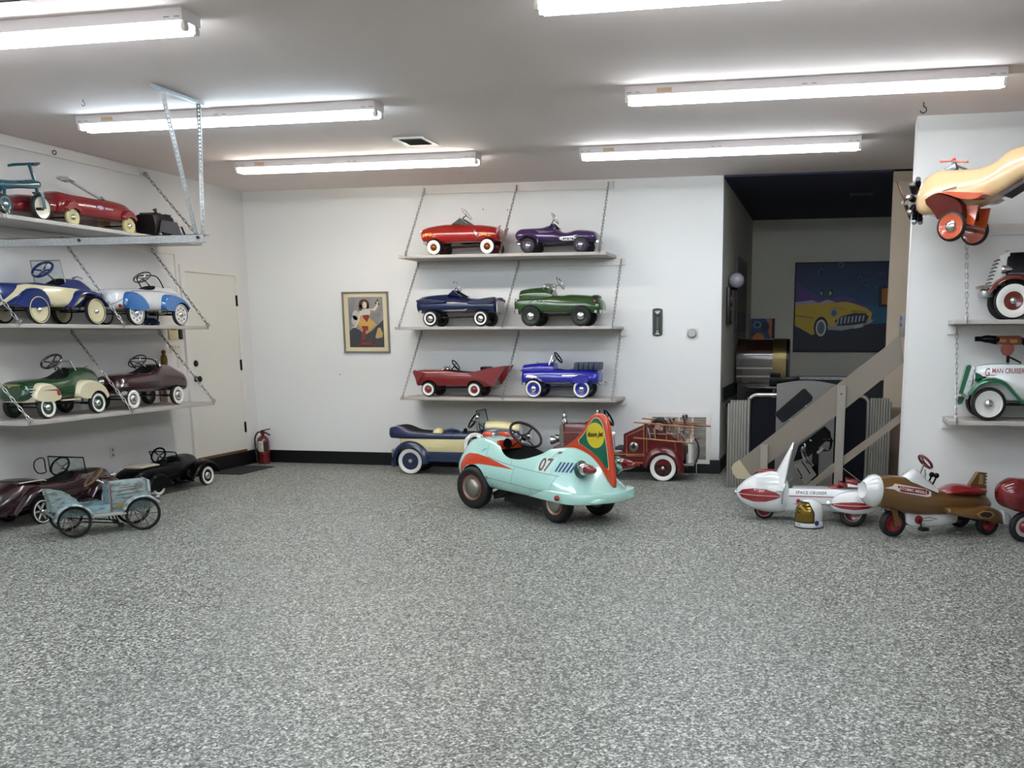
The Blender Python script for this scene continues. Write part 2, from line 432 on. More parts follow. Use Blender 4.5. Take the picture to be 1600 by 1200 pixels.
for x in (-5.7, -1.4):
    for y in (2.8, .7, -1.6):
        fixture(x, y, tubem, 'strip light behind the camera, '+('left' if x < -3 else 'right')+' column, '+{2.8: 'first', .7: 'second', -1.6: 'last'}[y]+' row back')
# ceiling vent
v = thing('ceiling_vent', 'small dark-slatted air vent in the main ceiling', 'vent', (-3.54, 8.47, ZC))
B().b2((-.14, -.17, -.012), (-.1, .17, 0)).b2((.1, -.17, -.012), (.14, .17, 0)).b2((-.1, -.17, -.012), (.1, -.13, 0)).b2((-.1, .13, -.012), (.1, .17, 0)).build('frame', trimm, v, smooth=False)
B().b2((-.1, -.13, -.003), (.1, .13, -.001)).build('backing', DARK, v)
for i in range(6): B().box((0, -.11+i*.044, -.008), (.2, .03, .002), rx=.6).build('slat', mat('slat_brown', '6b625c', .5), v)
v = thing('ceiling_vent', 'dim air vent in the dark ceiling beyond the opening', 'vent', (.3, 12.55, ZC-.02))
B().b2((-.13, -.11, -.01), (.13, .11, -.004)).build('frame', mat('grey_vent', '3c3a44', .5), v)
for i in range(4): B().box((0, -.06+i*.04, -.012), (.2, .02, .004)).build('slat', mat('grey_vent2', '25242c', .5), v)
def screw_hook(label, x, y, z=ZC, k=1):
    b = B(); b.tube([(x, y, z), (x, y, z-.03*k)], .004*k, 6)
    b.tube([(x, y, z-.03*k)]+[(x+.022*k*sin(a), y, z-.052*k+.022*k*cos(a)) for a in [i*.5 for i in range(1, 10)]], .004*k, 6)
    tag(b.build('ceiling_hook', IRON), label, 'hook')
screw_hook('small dark hook screwed into the ceiling left of the hanging straps', -5.22, 6.53, k=.6)
screw_hook('black hook in the ceiling just left of the white partition', .6, 7.9)

# hanging track with perforated straps
tk = thing('hanging_track', 'galvanised steel track on perforated straps hanging before the left shelves', 'track', (-4.43, 6.5, ZC))
B().b2((-.02, -.28, -.035), (-.015, .3, 0)).b2((-.02, -.28, -.035), (.02, .3, -.031)).build('ceiling_bracket', GALV, tk, smooth=False)
def strap(p0, p1):
    b = B(); p0, p1 = V(p0), V(p1); n = 34; d_ = (p1-p0)/n; t = d_.normalized()
    # two flanges of an angle iron, pierced: rungs left between holes
    for ax, w in ((V((1, 0, 0)), .032), (V((0, 1, 0)), .032)):
        s_ = (ax - t*ax.dot(t)).normalized(); nn = s_.cross(t)
        for lo, hi in ((0, .011), (.023, w)):
            q = [p0+s_*lo, p0+s_*hi, p1+s_*hi, p1+s_*lo]
            b.rings([[x+nn*.0015 for x in q], [x-nn*.0015 for x in q]])
        for i in range(n):
            a_ = p0+d_*i; c_ = a_+d_*.5
            q = [a_+s_*.011, a_+s_*.023, c_+s_*.023, c_+s_*.011]
            b.rings([[x+nn*.0015 for x in q], [x-nn*.0015 for x in q]])
    b.build('perforated_strap', GALV, tk, smooth=False)
TZ = None
def ray(x, y): return (rt*((x-CX)/F) + dn*((y-CY)/F) + fw)
def onY(x, y, Y): d_ = ray(x, y); return V((0, 0, H)) + d_*(Y/d_.y)
def onX(x, y, X): d_ = ray(x, y); return V((0, 0, H)) + d_*(X/d_.x)
def onZ(x, y, Z): d_ = ray(x, y); return V((0, 0, H)) + d_*((Z-H)/d_.z)
tp = onY(310, 369, 6.52); TZ = tp.z
o_ = V((-4.43, 6.5, ZC))
strap((-.012, -.2, -.03), V((tp.x-.03, 6.52, TZ))-o_)
strap((-.012, .2, -.03), V((tp.x-.004, 6.56, TZ))-o_)
a = V((XL, 6.5, TZ-.03))-o_; c = V((tp.x+.05, 6.58, TZ))-o_
b = B(); y0 = a.y; y1 = c.y
b.b2((a.x, y0, c.z-.045), (c.x, y0+.004, c.z+.012)); b.b2((a.x, y0, c.z+.008), (c.x, y1, c.z+.012)); b.b2((a.x, y0, c.z-.045), (c.x, y0+.03, c.z-.041)); b.b2((a.x, y0-.01, c.z-.045), (c.x, y0, c.z-.038))
b.build('track_channel', GALV, tk, smooth=False)
b = B()
for x in (c.x-.04, c.x-1.0, c.x-1.75): b.lathe([(.012, 0), (.012, .008), (0, .01)], (x, y0, c.z-.01), (0, -1, 0), 8)
b.build('bolt', mat('dark_bolt', '3a3836', .4, .8), tk)

t2 = thing('ceiling_bracket', 'end of a galvanised bracket on the ceiling at the top left corner', 'bracket', tuple(onZ(20, 3, ZC)))
B().b2((-.25, -.02, -.006), (.1, -.015, 0)).b2((-.25, -.02, -.004), (.1, .02, 0)).build('flange', GALV, t2, smooth=False)
# ---------------------------------------------------------------- shelves and chains
def chain(p0, p1, label, group, r=.003, pitch=.044):
    """oval links between an eye in the wall and a hook in the shelf edge"""
    b = B(); p0, p1 = V(p0), V(p1); L = (p1-p0).length; n = max(2, int(L/pitch)); t = (p1-p0).normalized()
    s = t.cross(V((0, 0, 1))).normalized(); u = t.cross(s)
    for i in range(n):
        q0 = p0 + (p1-p0)*((i+.5)/n); hl = L/n*.5+.006
        side = (s if i % 2 else u)
        pts = []
        for k in range(10):
            a_ = 2*pi*k/10; pts.append(q0 + t*hl*max(-1, min(1, 1.25*cos(a_))) + side*.011*sin(a_))
        b.tube(pts, r, 5, closed=True)
    for q in (p0, p1): b.torus(q, s, .018, .004, 14, 6)
    b.tube([p1, p1-V((0, 0, .045))], .004, 6)
    tag(b.build('chain', mat('zinc_chain', 'a3a19e', .3, .9)), label, 'chain', group)
def shelf(name, a, b, label, cat='shelf'):
    tag(B().b2(a, b, .004).build(name, shelfm, ang=30), label, cat)
def cleat(a, b, label):
    o = B().b2(a, b, .002).build('cleat_board', trimm, ang=30); tag(o, label, 'board')
tag(B().torus((XL+.04, 7.97, 3.09), (0, 1, 0), .018, .004, 14, 6).tube([(XL+.022, 7.97, 3.10), (XL+.03, 7.97, 3.105)], .004, 6).build('eye_screw', IRON), 'empty dark eye screw in the white board under the ceiling at left', 'hook')
names = ('top', 'middle', 'bottom')
SZ = (2.36, 1.603, .838); SX = ((-4.60, -2.30), (-4.68, -2.22), (-4.65, -2.205)); YS = 10.40
for k in range(3):
    shelf('shelf', (SX[k][0], YS, SZ[k]-.032), (SX[k][1], YB-.001, SZ[k]), f'{names[k]} grey board shelf on the white back wall')
    ct = (3.10, 2.30, 1.54)[k]
    for x, w in zip(((-4.475, -3.404, -2.38), (-4.583, -3.398, -2.241), (-4.575, -3.414, -2.25))[k], ('left end', 'middle', 'right end')):
        xb = x - .035*(1 if w == 'left end' else .0) - (.04 if w == 'middle' else 0) + (.01 if w == 'right end' else 0)
        chain((x, YB-.03, ct), (xb, YS-.008, SZ[k]+.012), f'thin chain holding the {w} of the {names[k]} shelf on the back wall', 'chains of the back wall shelves')
cleat((-4.5, YB-.022, 3.055), (-2.33, YB, 3.135), 'pale board under the ceiling above the back wall shelves')
cleat((-4.61, YB-.022, 2.255), (-2.20, YB, 2.327), 'white board on the back wall just below the top shelf')
cleat((-4.61, YB-.022, 1.50), (-2.19, YB, 1.57), 'white board on the back wall just below the middle shelf')
cleat((-4.60, YB-.022, .745), (-2.19, YB, .805), 'white board on the back wall just below the bottom shelf')
LZ = (2.435, 1.608, .838); XF = -6.225
for k in range(3):
    shelf('shelf', (XL+.001, 6.80, LZ[k]-.032), (XF, 9.31, LZ[k]), f'{names[k]} grey board shelf on the left wall')
    ct = (3.09, 2.36, 1.55)[k]
    for y, w in ((6.83, 'near end'), (8.03, 'middle'), (9.29, 'far end')):
        if k == 0 and w == 'middle': continue
        yt = y-.1 if w != 'middle' else y-.06
        chain((XL+.03, yt, ct), (XF+.008, y, LZ[k]+.012), f'chain holding the {w} of the {names[k]} shelf on the left wall', 'chains of the left wall shelves', r=.0036)
cleat((XL, 6.3, 3.06), (XL+.022, 9.1, 3.135), 'white board under the ceiling along the left wall')
cleat((XL, 6.6, 2.33), (XL+.022, 9.28, 2.402), 'white board on the left wall below its top shelf')
cleat((XL, 6.6, 1.53), (XL+.022, 9.28, 1.575), 'white board on the left wall below its middle shelf')
cleat((XL, 6.6, .75), (XL+.022, 9.28, .805), 'white board on the left wall below its bottom shelf')
RZ = (1.617, .868)
for k in range(2):
    shelf('shelf', (.905, 7.9, RZ[k]-.032), (3.4, 8.362, RZ[k]), ('upper', 'lower')[k]+' grey board shelf on the white partition at right')
    chain((1.0-.03*k, 8.335, (2.30, 1.55)[k]), (.985-.03*k, 7.892, RZ[k]+.012), ('chain hanging beside the orange plane wheels down to the right upper shelf', 'chain left of the green and white car on the right lower shelf')[k], 'chains of the partition shelves')
    chain((3.3, 8.335, (2.30, 1.55)[k]), (3.3, 7.892, RZ[k]+.012), 'far chain of the right partition shelf, '+('upper', 'lower')[k], 'chains of the partition shelves')
cleat((1.06, 8.341, 2.26), (3.4, 8.363, 2.34), 'white board on the partition behind the hanging plane')
cleat((.90, 8.341, 1.51), (3.4, 8.363, 1.58), 'white board on the partition below its upper shelf')
cleat((.90, 8.341, .77), (3.4, 8.363, .83), 'white board on the partition below its lower shelf')
# ================================================================ vehicle parts
WC = {}
def wheel(parent, x, y, r, w, z=None, tyre=RUB, ww=None, disc=None, rd=.62, hub=.26, hubm=CHROME, spokes=0, spm=None, holes=0, steer=0, hubdome=.75, rim=None):
    key = (r, w, tyre.name, ww and (ww[0], ww[1], ww[2].name), disc and disc.name, rd, hub, hubm and hubm.name, spokes, spm and spm.name, holes, hubdome, rim and rim.name)
    if key not in WC:
        ri = r*max(rd-.04, .3)
        P = [(ri, -w*.32), (r*.84, -w*.5), (r*.96, -w*.38), (r, -w*.16), (r, w*.16), (r*.96, w*.38), (r*.84, w*.5), (ri, w*.34)]
        b = B(); b.lathe(P+[P[0]], n=32, caps=False); ty = b.mesh(tyre, ang=60)
        subs = []
        if ww:
            a, c, m = ww; b = B(); b.lathe([(r*c, w*.36), (r*(a*.4+c*.6), w*.515), (r*(a*.8+c*.2), w*.52), (r*a, w*.46), (r*a, w*.40)], n=32, caps=False); subs.append(('whitewall', b.mesh(m), None))
        if disc:
            d_ = r*rd; b = B(); b.lathe([(0, w*.16), (d_*.35, w*.16), (d_*.7, w*.26), (d_*.92, w*.38), (d_, w*.36), (d_, -w*.34), (d_*.8, -w*.26), (0, -w*.2)], n=32); subs.append(('wheel_disc', b.mesh(disc), None))
            if holes:
                b = B()
                for k in range(holes):
                    a_ = 2*pi*k/holes; b.lathe([(0, 0), (d_*.09, 0), (d_*.09, .002), (0, .003)], (d_*.68*cos(a_), w*.255, d_*.68*sin(a_)), (0, 1, 0), 8)
                subs.append(('wheel_holes', b.mesh(DARK), None))
        if rim:
            d_ = r*rd; b = B(); b.torus((0, w*.36, 0), (0, 1, 0), d_*.97, d_*.05, 32, 6); subs.append(('wheel_rim', b.mesh(rim), None))
        if spokes:
            b = B(); d_ = r*(rd+.02)
            for k in range(spokes):
                a_ = 2*pi*k/spokes; s_ = w*.1*(1 if k % 2 else -1)
                b.tube([(0, s_*2, 0), (d_*cos(a_), s_*.3, d_*sin(a_))], .0035 if spokes > 6 else .009, 5)
            b.lathe([(0, -w*.35), (r*.1, -w*.35), (r*.1, w*.4), (0, w*.45)], n=12); subs.append(('spokes', b.mesh(spm), None))
        if hub:
            h = r*hub; b = B(); b.lathe([(h, w*.1), (h, w*.3), (h*.86, w*.3+(hubdome-.3)*w*.5), (h*.5, w*.3+(hubdome-.3)*w*.88), (0, hubdome*w)], n=20); subs.append(('hubcap', b.mesh(hubm), None))
        WC[key] = (ty, subs)
    ty, subs = WC[key]
    o = bpy.data.objects.new('wheel', ty); COL.objects.link(o); o.parent = parent
    o.location = (x, y, r if z is None else z); o.rotation_euler = (0, 0, (0 if y >= 0 else pi)+rad(steer))
    for n_, me, l in subs:
        c = bpy.data.objects.new(n_, me); COL.objects.link(c); c.parent = o
    return o
def wheels4(T, xf, xr, ty, r, w, rr=None, **k):
    for y in (ty, -ty):
        wheel(T, xf, y, r, w, **k); wheel(T, xr, y, rr or r, w, **k)
def underframe(T, xf, xr, ty, zf, zr=None, m=IRON, pedal=True):
    zr = zr or zf
    B().tube([(xf, -ty, zf), (xf, ty, zf)], .007, 6).build('axle', m, T); B().tube([(xr, -ty, zr), (xr, ty, zr)], .007, 6).build('axle', m, T)
    if pedal:
        for s in (-1, 1):
            b = B(); b.tube([(xr-.01, s*.07, zr+.025), (xf-.07, s*.075, zf+.01)], .006, 6); b.tube([(xf-.07, s*.075, zf), (xf-.06, s*.075, zf+.1)], .005, 6)
            b.box((xf-.07, s*.09, zf+.005), (.03, .06, .02)); b.build('pedal_rod', m, T)
def steer(T, c, tilt, R, m=BLACK, to=None, spokes=3, r=.008, hubm=CHROME, colm=None, spm=None, wide=None):
    """steering wheel tilted back by tilt degrees from vertical, facing -x"""
    t = rad(tilt); n_ = V((-cos(t), 0, sin(t))); b = B(); b.torus(c, n_, R, r, 32, 8)
    u = V((0, 1, 0)); w = n_.cross(u); c = V(c); hubs = c - n_*R*.18
    o = b.build('steering_wheel', m, T)
    for k in range(spokes):
        a_ = pi/2+2*pi*k/spokes; b = B(); b.tube([hubs, c+(u*cos(a_)+w*sin(a_))*R], r*.65, 6); b.build('spoke', spm or m, o)
    b = B(); b.lathe([(0, -.012), (R*.2, -.01), (R*.2, .004), (0, .012)], hubs, n_, 14); b.build('wheel_hub', hubm, o)
    if to: b = B(); b.tube([hubs, to], .008, 8); b.build('steering_column', colm or CHROME, o)
    return o
SATIN = mat('satin_bright', 'd4d3cf', .4, .5)
GLASS = mat('clear_glass', 'e8f0f0', .03, 0, 0, 0, 1)
SMOKE = mat('tinted_glass', '9aa39b', .05, 0, 0, 0, .75)
def screen(T, x0, z0, x1, z1, w0, w1, fr=CHROME, r=.006, glass=GLASS, curve=0):
    """framed windscreen from base (x0,z0) to top (x1,z1)"""
    b = B(); pts = [(x0, -w0, z0), (x1, -w1, z1)]
    if curve:
        pts += [(x1+curve*sin(pi*k/6), -w1+2*w1*k/6, z1) for k in range(1, 6)]
    pts += [(x1, w1, z1), (x0, w0, z0)]
    b.tube(pts, r, 8); f = b.build('windscreen', fr, T)
    n = 6; lo = [(x0+curve*sin(pi*k/n), -w0+2*w0*k/n, z0) for k in range(n+1)]; hi = [(x1+curve*sin(pi*k/n), -w1+2*w1*k/n, z1) for k in range(n+1)]
    b = B(); b.rings([[q for q in lo]+[q for q in hi[::-1]], [(x-.004, y, z) for x, y, z in lo]+[(x-.004, y, z) for x, y, z in hi[::-1]]]); b.build('glass_pane', glass, f)
    return f
def wrap_screen(T, front, peak, back, wp, wb, m=SMOKE, edge=CHROME):
    """pointed wrap-round windscreen: (x,z) of front base, peak and rear foot"""
    L = [(front[0], 0, front[1]), (peak[0], wp, peak[1]), (back[0], wb, back[1]), (front[0]-(front[0]-back[0])*.3, wb*1.02, front[1]-.004)]
    R = [(x, -y, z) for x, y, z in L]
    b = B()
    for A, sg in ((L, 1), (R, -1)): b.rings([A, [(x, y-sg*.004, z) for x, y, z in A]])
    q = [L[0], L[1], R[1]]; b.rings([q, [(x-.003, y, z-.003) for x, y, z in q]])
    o = b.build('windscreen', m, T, smooth=False)
    b = B(); b.tube([L[2], L[1], R[1], R[2]], .004, 6); b.build('screen_edge', edge, o)
def lamp(T, x, y, z, r=.022, m=CHROME, name='headlight', d=(1, 0, 0), lens='f2efe2', long=1.6):
    b = B(); b.lathe([(0, -r*long), (r*.5, -r*long*.8), (r*.9, -r*.5), (r, 0), (r*1.05, .003), (r*.9, .006)], (x, y, z), d, 18); o = b.build(name, m, T)
    b = B(); b.lathe([(r*.9, .004), (r*.6, r*.3), (0, r*.4)], (x, y, z), d, 18); b.build('lens', mat('lens_'+lens, lens, .1, 0, .5), o)
    return o
def cut_body(st, pm, cock=None, arches=(), nose=(.03, .5), tail=(.03, .5), n=34, zf=.12, square=False, inner=DARK, extra=()):
    me = loft(st, n=n, nose=nose, tail=tail, square=square).mesh(pm)
    cut = []
    if cock:
        xa, xb, w = cock[:3]; b = B(); pw = cock[3] if len(cock) > 3 else 2.6
        pts = []
        for k in range(40):
            a_ = 2*pi*k/40; c_, s_ = cos(a_), sin(a_)
            pts.append(((xa+xb)/2+(xb-xa)/2*math.copysign(abs(c_)**(2/pw), c_), w*math.copysign(abs(s_)**(2/pw), s_)))
        b.prism(pts, zf, 2, 'z'); cut.append((b, 1))
    for x, z, r, y0 in arches:
        for s in (-1, 1):
            b = B(); b.lathe([(r, s*y0), (r, s*.6)], (x, 0, z), (0, 1, 0), 28); cut.append((b, 1))
    for b in extra: cut.append((b, 1))
    if cut: me = boolean(me, cut, [pm, inner])
    return me
def side_decal(name, bm, bv, m, T, side=1, **k):
    """u runs towards the tail on the left side, towards the nose on the right side"""
    return decal(name, bm, bv, m, T, O=(0, side*2, 0), U=(-side, 0, 0), W=(0, 0, 1), D=(0, -side, 0), **k)
def bar(T, name, m, x, w, z, h=.03, d=.02, curve=.03):
    """bumper: a curved bar across the car at x"""
    sg = 1 if x > 0 else -1; R = []
    for k in range(9):
        y = -w+2*w*k/8; xx = x - sg*curve*(abs(y)/w)**2.2
        R.append([(xx-d/2, y, z-h/2), (xx+d/2, y, z-h*.3), (xx+d/2, y, z+h*.3), (xx-d/2, y, z+h/2)])
    return B().rings(R).build(name, m, T)
def seat(T, x, z, w, d=.16, h=.05, m=None, back=.14):
    m = m or mat('dark_seat_vinyl', '15151a', .5)
    s = B().box((x, 0, z), (d, w*1.7, h), bev=.012).build('seat', m, T)
GRP = 'pedal cars on the back wall shelves'
WW = WHITE
# ---------------------------------------------------------------- back wall, top shelf
T = thing('pedal_car', 'red pedal car with flame decals and wide whitewalls, on the top back wall shelf', 'pedal car', (-3.92, 10.66, 2.361), 180, GRP)
red = paint('9c1512')
me = cut_body([(-.42, .145, .21, .262, .12, .165, .10), (-.36, .14, .22, .29, .13, .17, .11), (-.2, .132, .23, .312, .14, .17, .11), (.0, .128, .235, .325, .14, .17, .10), (.17, .126, .235, .326, .14, .17, .10), (.38, .13, .235, .305, .14, .168, .10), (.475, .15, .24, .28, .12, .155, .09)],
              red, (-.21, .06, .10), [(.305, .08, .097, .10), (-.30, .08, .097, .10)])
body = link('body', me, T); bv = bvh_of(me)
wheels4(T, .305, -.30, .158, .083, .044, ww=(.9, .45, WW), disc=red, rd=.46, hub=.42, hubm=mat('bronze_hub', '7a4a22', .3, .8))
underframe(T, .305, -.30, .15, .083); seat(T, -.17, .2, .08)
wrap_screen(T, (.165, .335), (.03, .392), (-.075, .322), .085, .135)
steer(T, (-.02, 0, .44), 40, .078, CHROME, (.1, 0, .33), r=.004)
bar(T, 'bumper', CHROME, .468, .15, .135, .036, .03, .06)
fl = mat('flame_orange', 'e2761c', .4); fy = mat('flame_yellow', 'e9b54a', .4)
def flames(x0, z0, n, s, m, dx=0):
    P = []
    for i in range(n):
        a, c = x0+i*s*1.05+dx, z0+s*(.18*((i*7) % 3-1))
        P.append([(a, c-s*.3), (a+s*.5, c-s*.45), (a+s*1.0, c-s*.2), (a+s*1.7, c-s*.32), (a+s*1.1, c+.05*s), (a+s*.9, c+.35*s), (a+s*.35, c+.42*s), (a+s*.6, c+.1*s)])
    return P
side_decal('flame_decal', poly_bm(flames(-.455, .215, 4, .04, fl)), bv, fl, T); side_decal('flame_decal', poly_bm(flames(-.447, .216, 4, .026, fy, .006)), bv, fy, T, off=.003)
side_decal('flame_decal', poly_bm(flames(.19, .208, 4, .034, fl)), bv, fl, T); side_decal('flame_decal', poly_bm(flames(.196, .209, 4, .022, fy, .005)), bv, fy, T, off=.003)
side_decal('chrome_flash', poly_bm([[(.14, .255), (.165, .262), (.2, .18), (.185, .172)]]), bv, CHROME, T, off=.004)
side_decal('sill_trim', poly_bm([[(-.2, .143), (.2, .143), (.2, .135), (-.2, .135)]]), bv, CHROME, T, off=.003)
for s in (-1, 1): lamp(T, .46, s*.12, .25, .018)
B().prism([(-.40, .27), (-.445, .30), (-.40, .20)], .12, .155).prism([(-.40, .27), (-.445, .30), (-.40, .20)], -.155, -.12).build('tail_fins', red, T, smooth=False)

T = thing('pedal_car', 'purple pedal car with white scroll lettering, on the top back wall shelf', 'pedal car', (-2.885, 10.66, 2.361), 180, GRP)
pur = paint('3a1f52')
me = cut_body([(-.455, .11, .16, .19, .11, .15, .11), (-.41, .115, .175, .222, .13, .165, .11), (-.24, .112, .18, .238, .14, .17, .11), (-.12, .11, .165, .215, .14, .172, .12), (.0, .11, .18, .25, .14, .172, .12), (.07, .112, .19, .29, .14, .17, .08), (.16, .115, .19, .268, .13, .165, .10), (.38, .13, .2, .262, .13, .16, .10), (.445, .15, .2, .235, .1, .14, .08)],
              pur, (-.2, .02, .11), [(.285, .082, .10, .10), (-.29, .07, .085, .12)])
body = link('body', me, T); bv = bvh_of(me)
wheels4(T, .285, -.29, .155, .082, .05, disc=pur, rd=.6, hub=.42)
underframe(T, .285, -.29, .15, .08); seat(T, -.16, .15, .08, m=paint('3a1f52'))
for s in (1, -1): fender([(.175, .11), (.185, .16), (.235, .185), (.30, .19), (.36, .165), (.395, .11)], s*.1, s*.178, .016).build('front_fender', pur, T)
wrap_screen(T, (.1, .28), (.045, .318), (-.01, .26), .06, .1, m=pur)
steer(T, (.025, 0, .372), 32, .068, CHROME, (.09, 0, .28), r=.005)
bar(T, 'bumper', CHROME, .44, .14, .115, .04, .03, .05)
wh = mat('white_script', 'dfe0e4', .3)
side_decal('scroll_stripe', poly_bm([[(.055, .15), (.08, .165), (.2, .172), (.26, .185), (.21, .16), (.27, .152), (.2, .14), (.24, .128), (.1, .126), (.07, .135)]]), bv, wh, T)
for i in range(5): side_decal('scroll_curl', poly_bm([ell(.11+.023*i, .148+.004*(i % 2), .009, .006 if i % 2 else .01, 10)]), bv, pur, T, off=.003, sub=0)
side_decal('silver_flash', poly_bm([[(-.22, .245), (-.05, .225), (.02, .232), (-.06, .212), (-.16, .205)]]), bv, mat('lilac_flash', '8a78a8', .2, .4), T)
B().b2((-.47, -.12, .105), (-.452, .12, .125)).build('rear_bumper', CHROME, T)

# ---------------------------------------------------------------- back wall, middle shelf
T = thing('pedal_car', 'dark blue pedal car with tail fins and whitewalls, on the middle back wall shelf', 'pedal car', (-4.0, 10.66, 1.604), 180, GRP)
blu = paint('101d44')
me = cut_body([(-.445, .135, .21, .262, .13, .165, .14), (-.38, .145, .22, .285, .14, .17, .14), (-.2, .152, .23, .295, .14, .17, .12), (-.08, .152, .235, .312, .14, .17, .11), (.03, .152, .24, .35, .14, .17, .09), (.16, .15, .245, .343, .14, .17, .09), (.42, .14, .25, .318, .14, .17, .10), (.475, .145, .25, .285, .12, .16, .1)],
              blu, (-.2, -.0, .10), [(.295, .085, .099, .10), (-.285, .085, .099, .10)])
body = link('body', me, T); bv = bvh_of(me)
wheels4(T, .295, -.285, .158, .086, .046, ww=(.82, .58, WW), disc=BLACK, rd=.6, hub=.42)
underframe(T, .295, -.285, .15, .086); seat(T, -.16, .21, .08)
wrap_screen(T, (.165, .343), (.06, .393), (-.06, .318), .07, .13, m=blu)
steer(T, (.035, 0, .435), 34, .066, CHROME, (.12, 0, .34), r=.005)
side_decal('chrome_spear', poly_bm([[(-.16, .172), (-.1, .18), (.08, .182), (.14, .195), (.1, .168), (-.1, .165)]]), bv, CHROME, T)
for s in (1, -1):
    pillow([(.46, .25), (.47, .30), (.2, .285), (.1, .275), (.1, .26), (.3, .25)], s*.1, s*.176, .15).build('front_fin', blu, T)
    pillow([(-.08, .25), (-.2, .285), (-.42, .315), (-.455, .31), (-.45, .25), (-.3, .235)], s*.1, s*.176, .15).build('rear_fin', blu, T)
    b = B(); b.lathe([(0, 0), (.02, .002), (.016, .012), (0, .016)], (-.452, s*.145, .275), (-1, 0, 0), 14); b.build('tail_light', mat('red_lens', '8d1418', .15, 0, .5), T)
B().b2((-.462, -.12, .15), (-.45, .12, .27)).build('tail_panel', mat('brushed_steel'), T)
bar(T, 'bumper', CHROME, .465, .15, .16, .035, .03, .05)

T = thing('pedal_car', 'green pedal car with a raised hood and four chrome portholes, middle back wall shelf', 'pedal car', (-2.875, 10.66, 1.604), 180, GRP)
grn = paint('2c4a22')
me = cut_body([(-.50, .15, .2, .25, .11, .14, .09), (-.45, .14, .22, .29, .14, .165, .1), (-.33, .135, .24, .318, .15, .172, .11), (-.13, .132, .24, .328, .15, .172, .11), (.0, .132, .24, .33, .15, .172, .12), (.13, .132, .24, .31, .15, .172, .14), (.4, .132, .24, .295, .14, .172, .14), (.475, .14, .23, .27, .12, .155, .12)],
              grn, (-.15, .08, .11), [(.278, .1, .122, .1), (-.275, .1, .118, .1)])
body = link('body', me, T); bv = bvh_of(me)
me2 = loft([(.05, .26, .33, .375, .11, .12, .07), (.15, .26, .35, .405, .11, .118, .06), (.3, .26, .35, .398, .1, .11, .055), (.435, .26, .33, .375, .08, .09, .05)], nose=(.02, .5), n=16).mesh(grn)
link('hood', me2, T)
wheels4(T, .278, -.275, .152, .107, .055, disc=mat('grey_green_disc', '2a3328', .3, .5), rd=.74, hub=.44)
underframe(T, .278, -.275, .15, .1); seat(T, -.12, .22, .08)
for s in (1, -1): B().torus((.12, s*.075, .405), (.25, s, .1), .04, .007, 20, 6).build('windscreen_frame', CHROME, T)
steer(T, (-.015, 0, .455), 32, .073, CHROME, (.13, 0, .39), r=.006)
b = B(); b.tube([(.08, -.1, .33), (.06, -.11, .44), (.05, 0, .45), (.06, .11, .44), (.08, .1, .33)], .006, 6); b.build('cockpit_rail', CHROME, T)
for i in range(4):
    b = B(); b.torus((0, 0, 0), (0, 1, 0), .011, .004, 14, 6); o = b.build('porthole', CHROME, T)
    h = bv.ray_cast(V((.262-i*.033, 2, .258)), V((0, -1, 0)))
    if h[0]: o.location = h[0]
bar(T, 'bumper', CHROME, .485, .15, .16, .06, .03, .05); bar(T, 'rear_bumper', CHROME, -.5, .17, .15, .035, .025, .06)
b = B()
for k in range(5): b.tube([(.47, -.08+.04*k, .15), (.478, -.08+.04*k, .25)], .007, 6)
b.build('grille_teeth', CHROME, T)
side_decal('sill_trim', poly_bm([[(-.14, .147), (.12, .147), (.12, .138), (-.14, .138)]]), bv, CHROME, T)
for s in (1, -1): lamp(T, .455, s*.125, .27, .02)
B().sphere((-.41, .0, .30), .05, squash=(1.1, 2.1, .6)).build('trunk_lid', mat('dark_trunk', '20222a', .3, 0, .6), T)
for s in (1, -1): b = B(); b.lathe([(.016, 0), (.014, .012), (0, .018)], (-.43, s*.165, .255), (-.4, s, 0), 12); b.build('tail_light', mat('red_lens'), T)

# ---------------------------------------------------------------- back wall, bottom shelf
T = thing('pedal_car', 'dark red pedal car with long pointed tail fins, on the bottom back wall shelf', 'pedal car', (-4.08, 10.66, .839), 180, GRP)
drd = paint('7a1418', .35)
me = cut_body([(-.48, .12, .21, .275, .13, .165, .15), (-.35, .115, .21, .272, .14, .168, .15), (-.22, .115, .2, .265, .14, .168, .15), (-.1, .118, .2, .268, .14, .168, .15), (.1, .12, .22, .288, .14, .168, .14), (.3, .12, .23, .288, .14, .168, .14), (.42, .12, .23, .284, .13, .165, .15)],
              drd, (-.3, .12, .13, 4), [(.268, .085, .098, .1), (-.268, .085, .098, .1)], nose=(.01, .2), tail=(.01, .2), zf=.15, square=True)
body = link('body', me, T)
wheels4(T, .268, -.268, .156, .081, .046, ww=(.86, .5, WW), disc=drd, rd=.52, hub=.44, hubm=drd)
underframe(T, .268, -.268, .15, .08); seat(T, -.22, .18, .09, back=.12)
for s in (1, -1):
    B().prism([(-.2, .255), (-.3, .285), (-.45, .318), (-.625, .345), (-.56, .24), (-.48, .13), (-.46, .13)], s*.135, s*.17).build('tail_fin', drd, T, smooth=False)
B().prism([(.3, .26), (.43, .292), (.445, .27), (.415, .2), (.4, .13), (.36, .2)], .13, .172).prism([(.3, .26), (.43, .292), (.445, .27), (.415, .2), (.4, .13), (.36, .2)], -.172, -.13).build('front_fins', drd, T, smooth=False)
steer(T, (.0, 0, .345), 34, .062, BLACK, (.1, 0, .26), r=.007)
b = B(); b.sphere((.11, 0, .30), .04, squash=(1.2, 1.2, .8)); b.tube([(.13, -.06, .3), (.09, -.06, .33)], .012); b.tube([(.13, .06, .3), (.09, .06, .33)], .012); b.build('chrome_engine', CHROME, T)
B().box((-.36, 0, .30), (.1, .16, .06), bev=.015).build('headrest', BLACK, T)

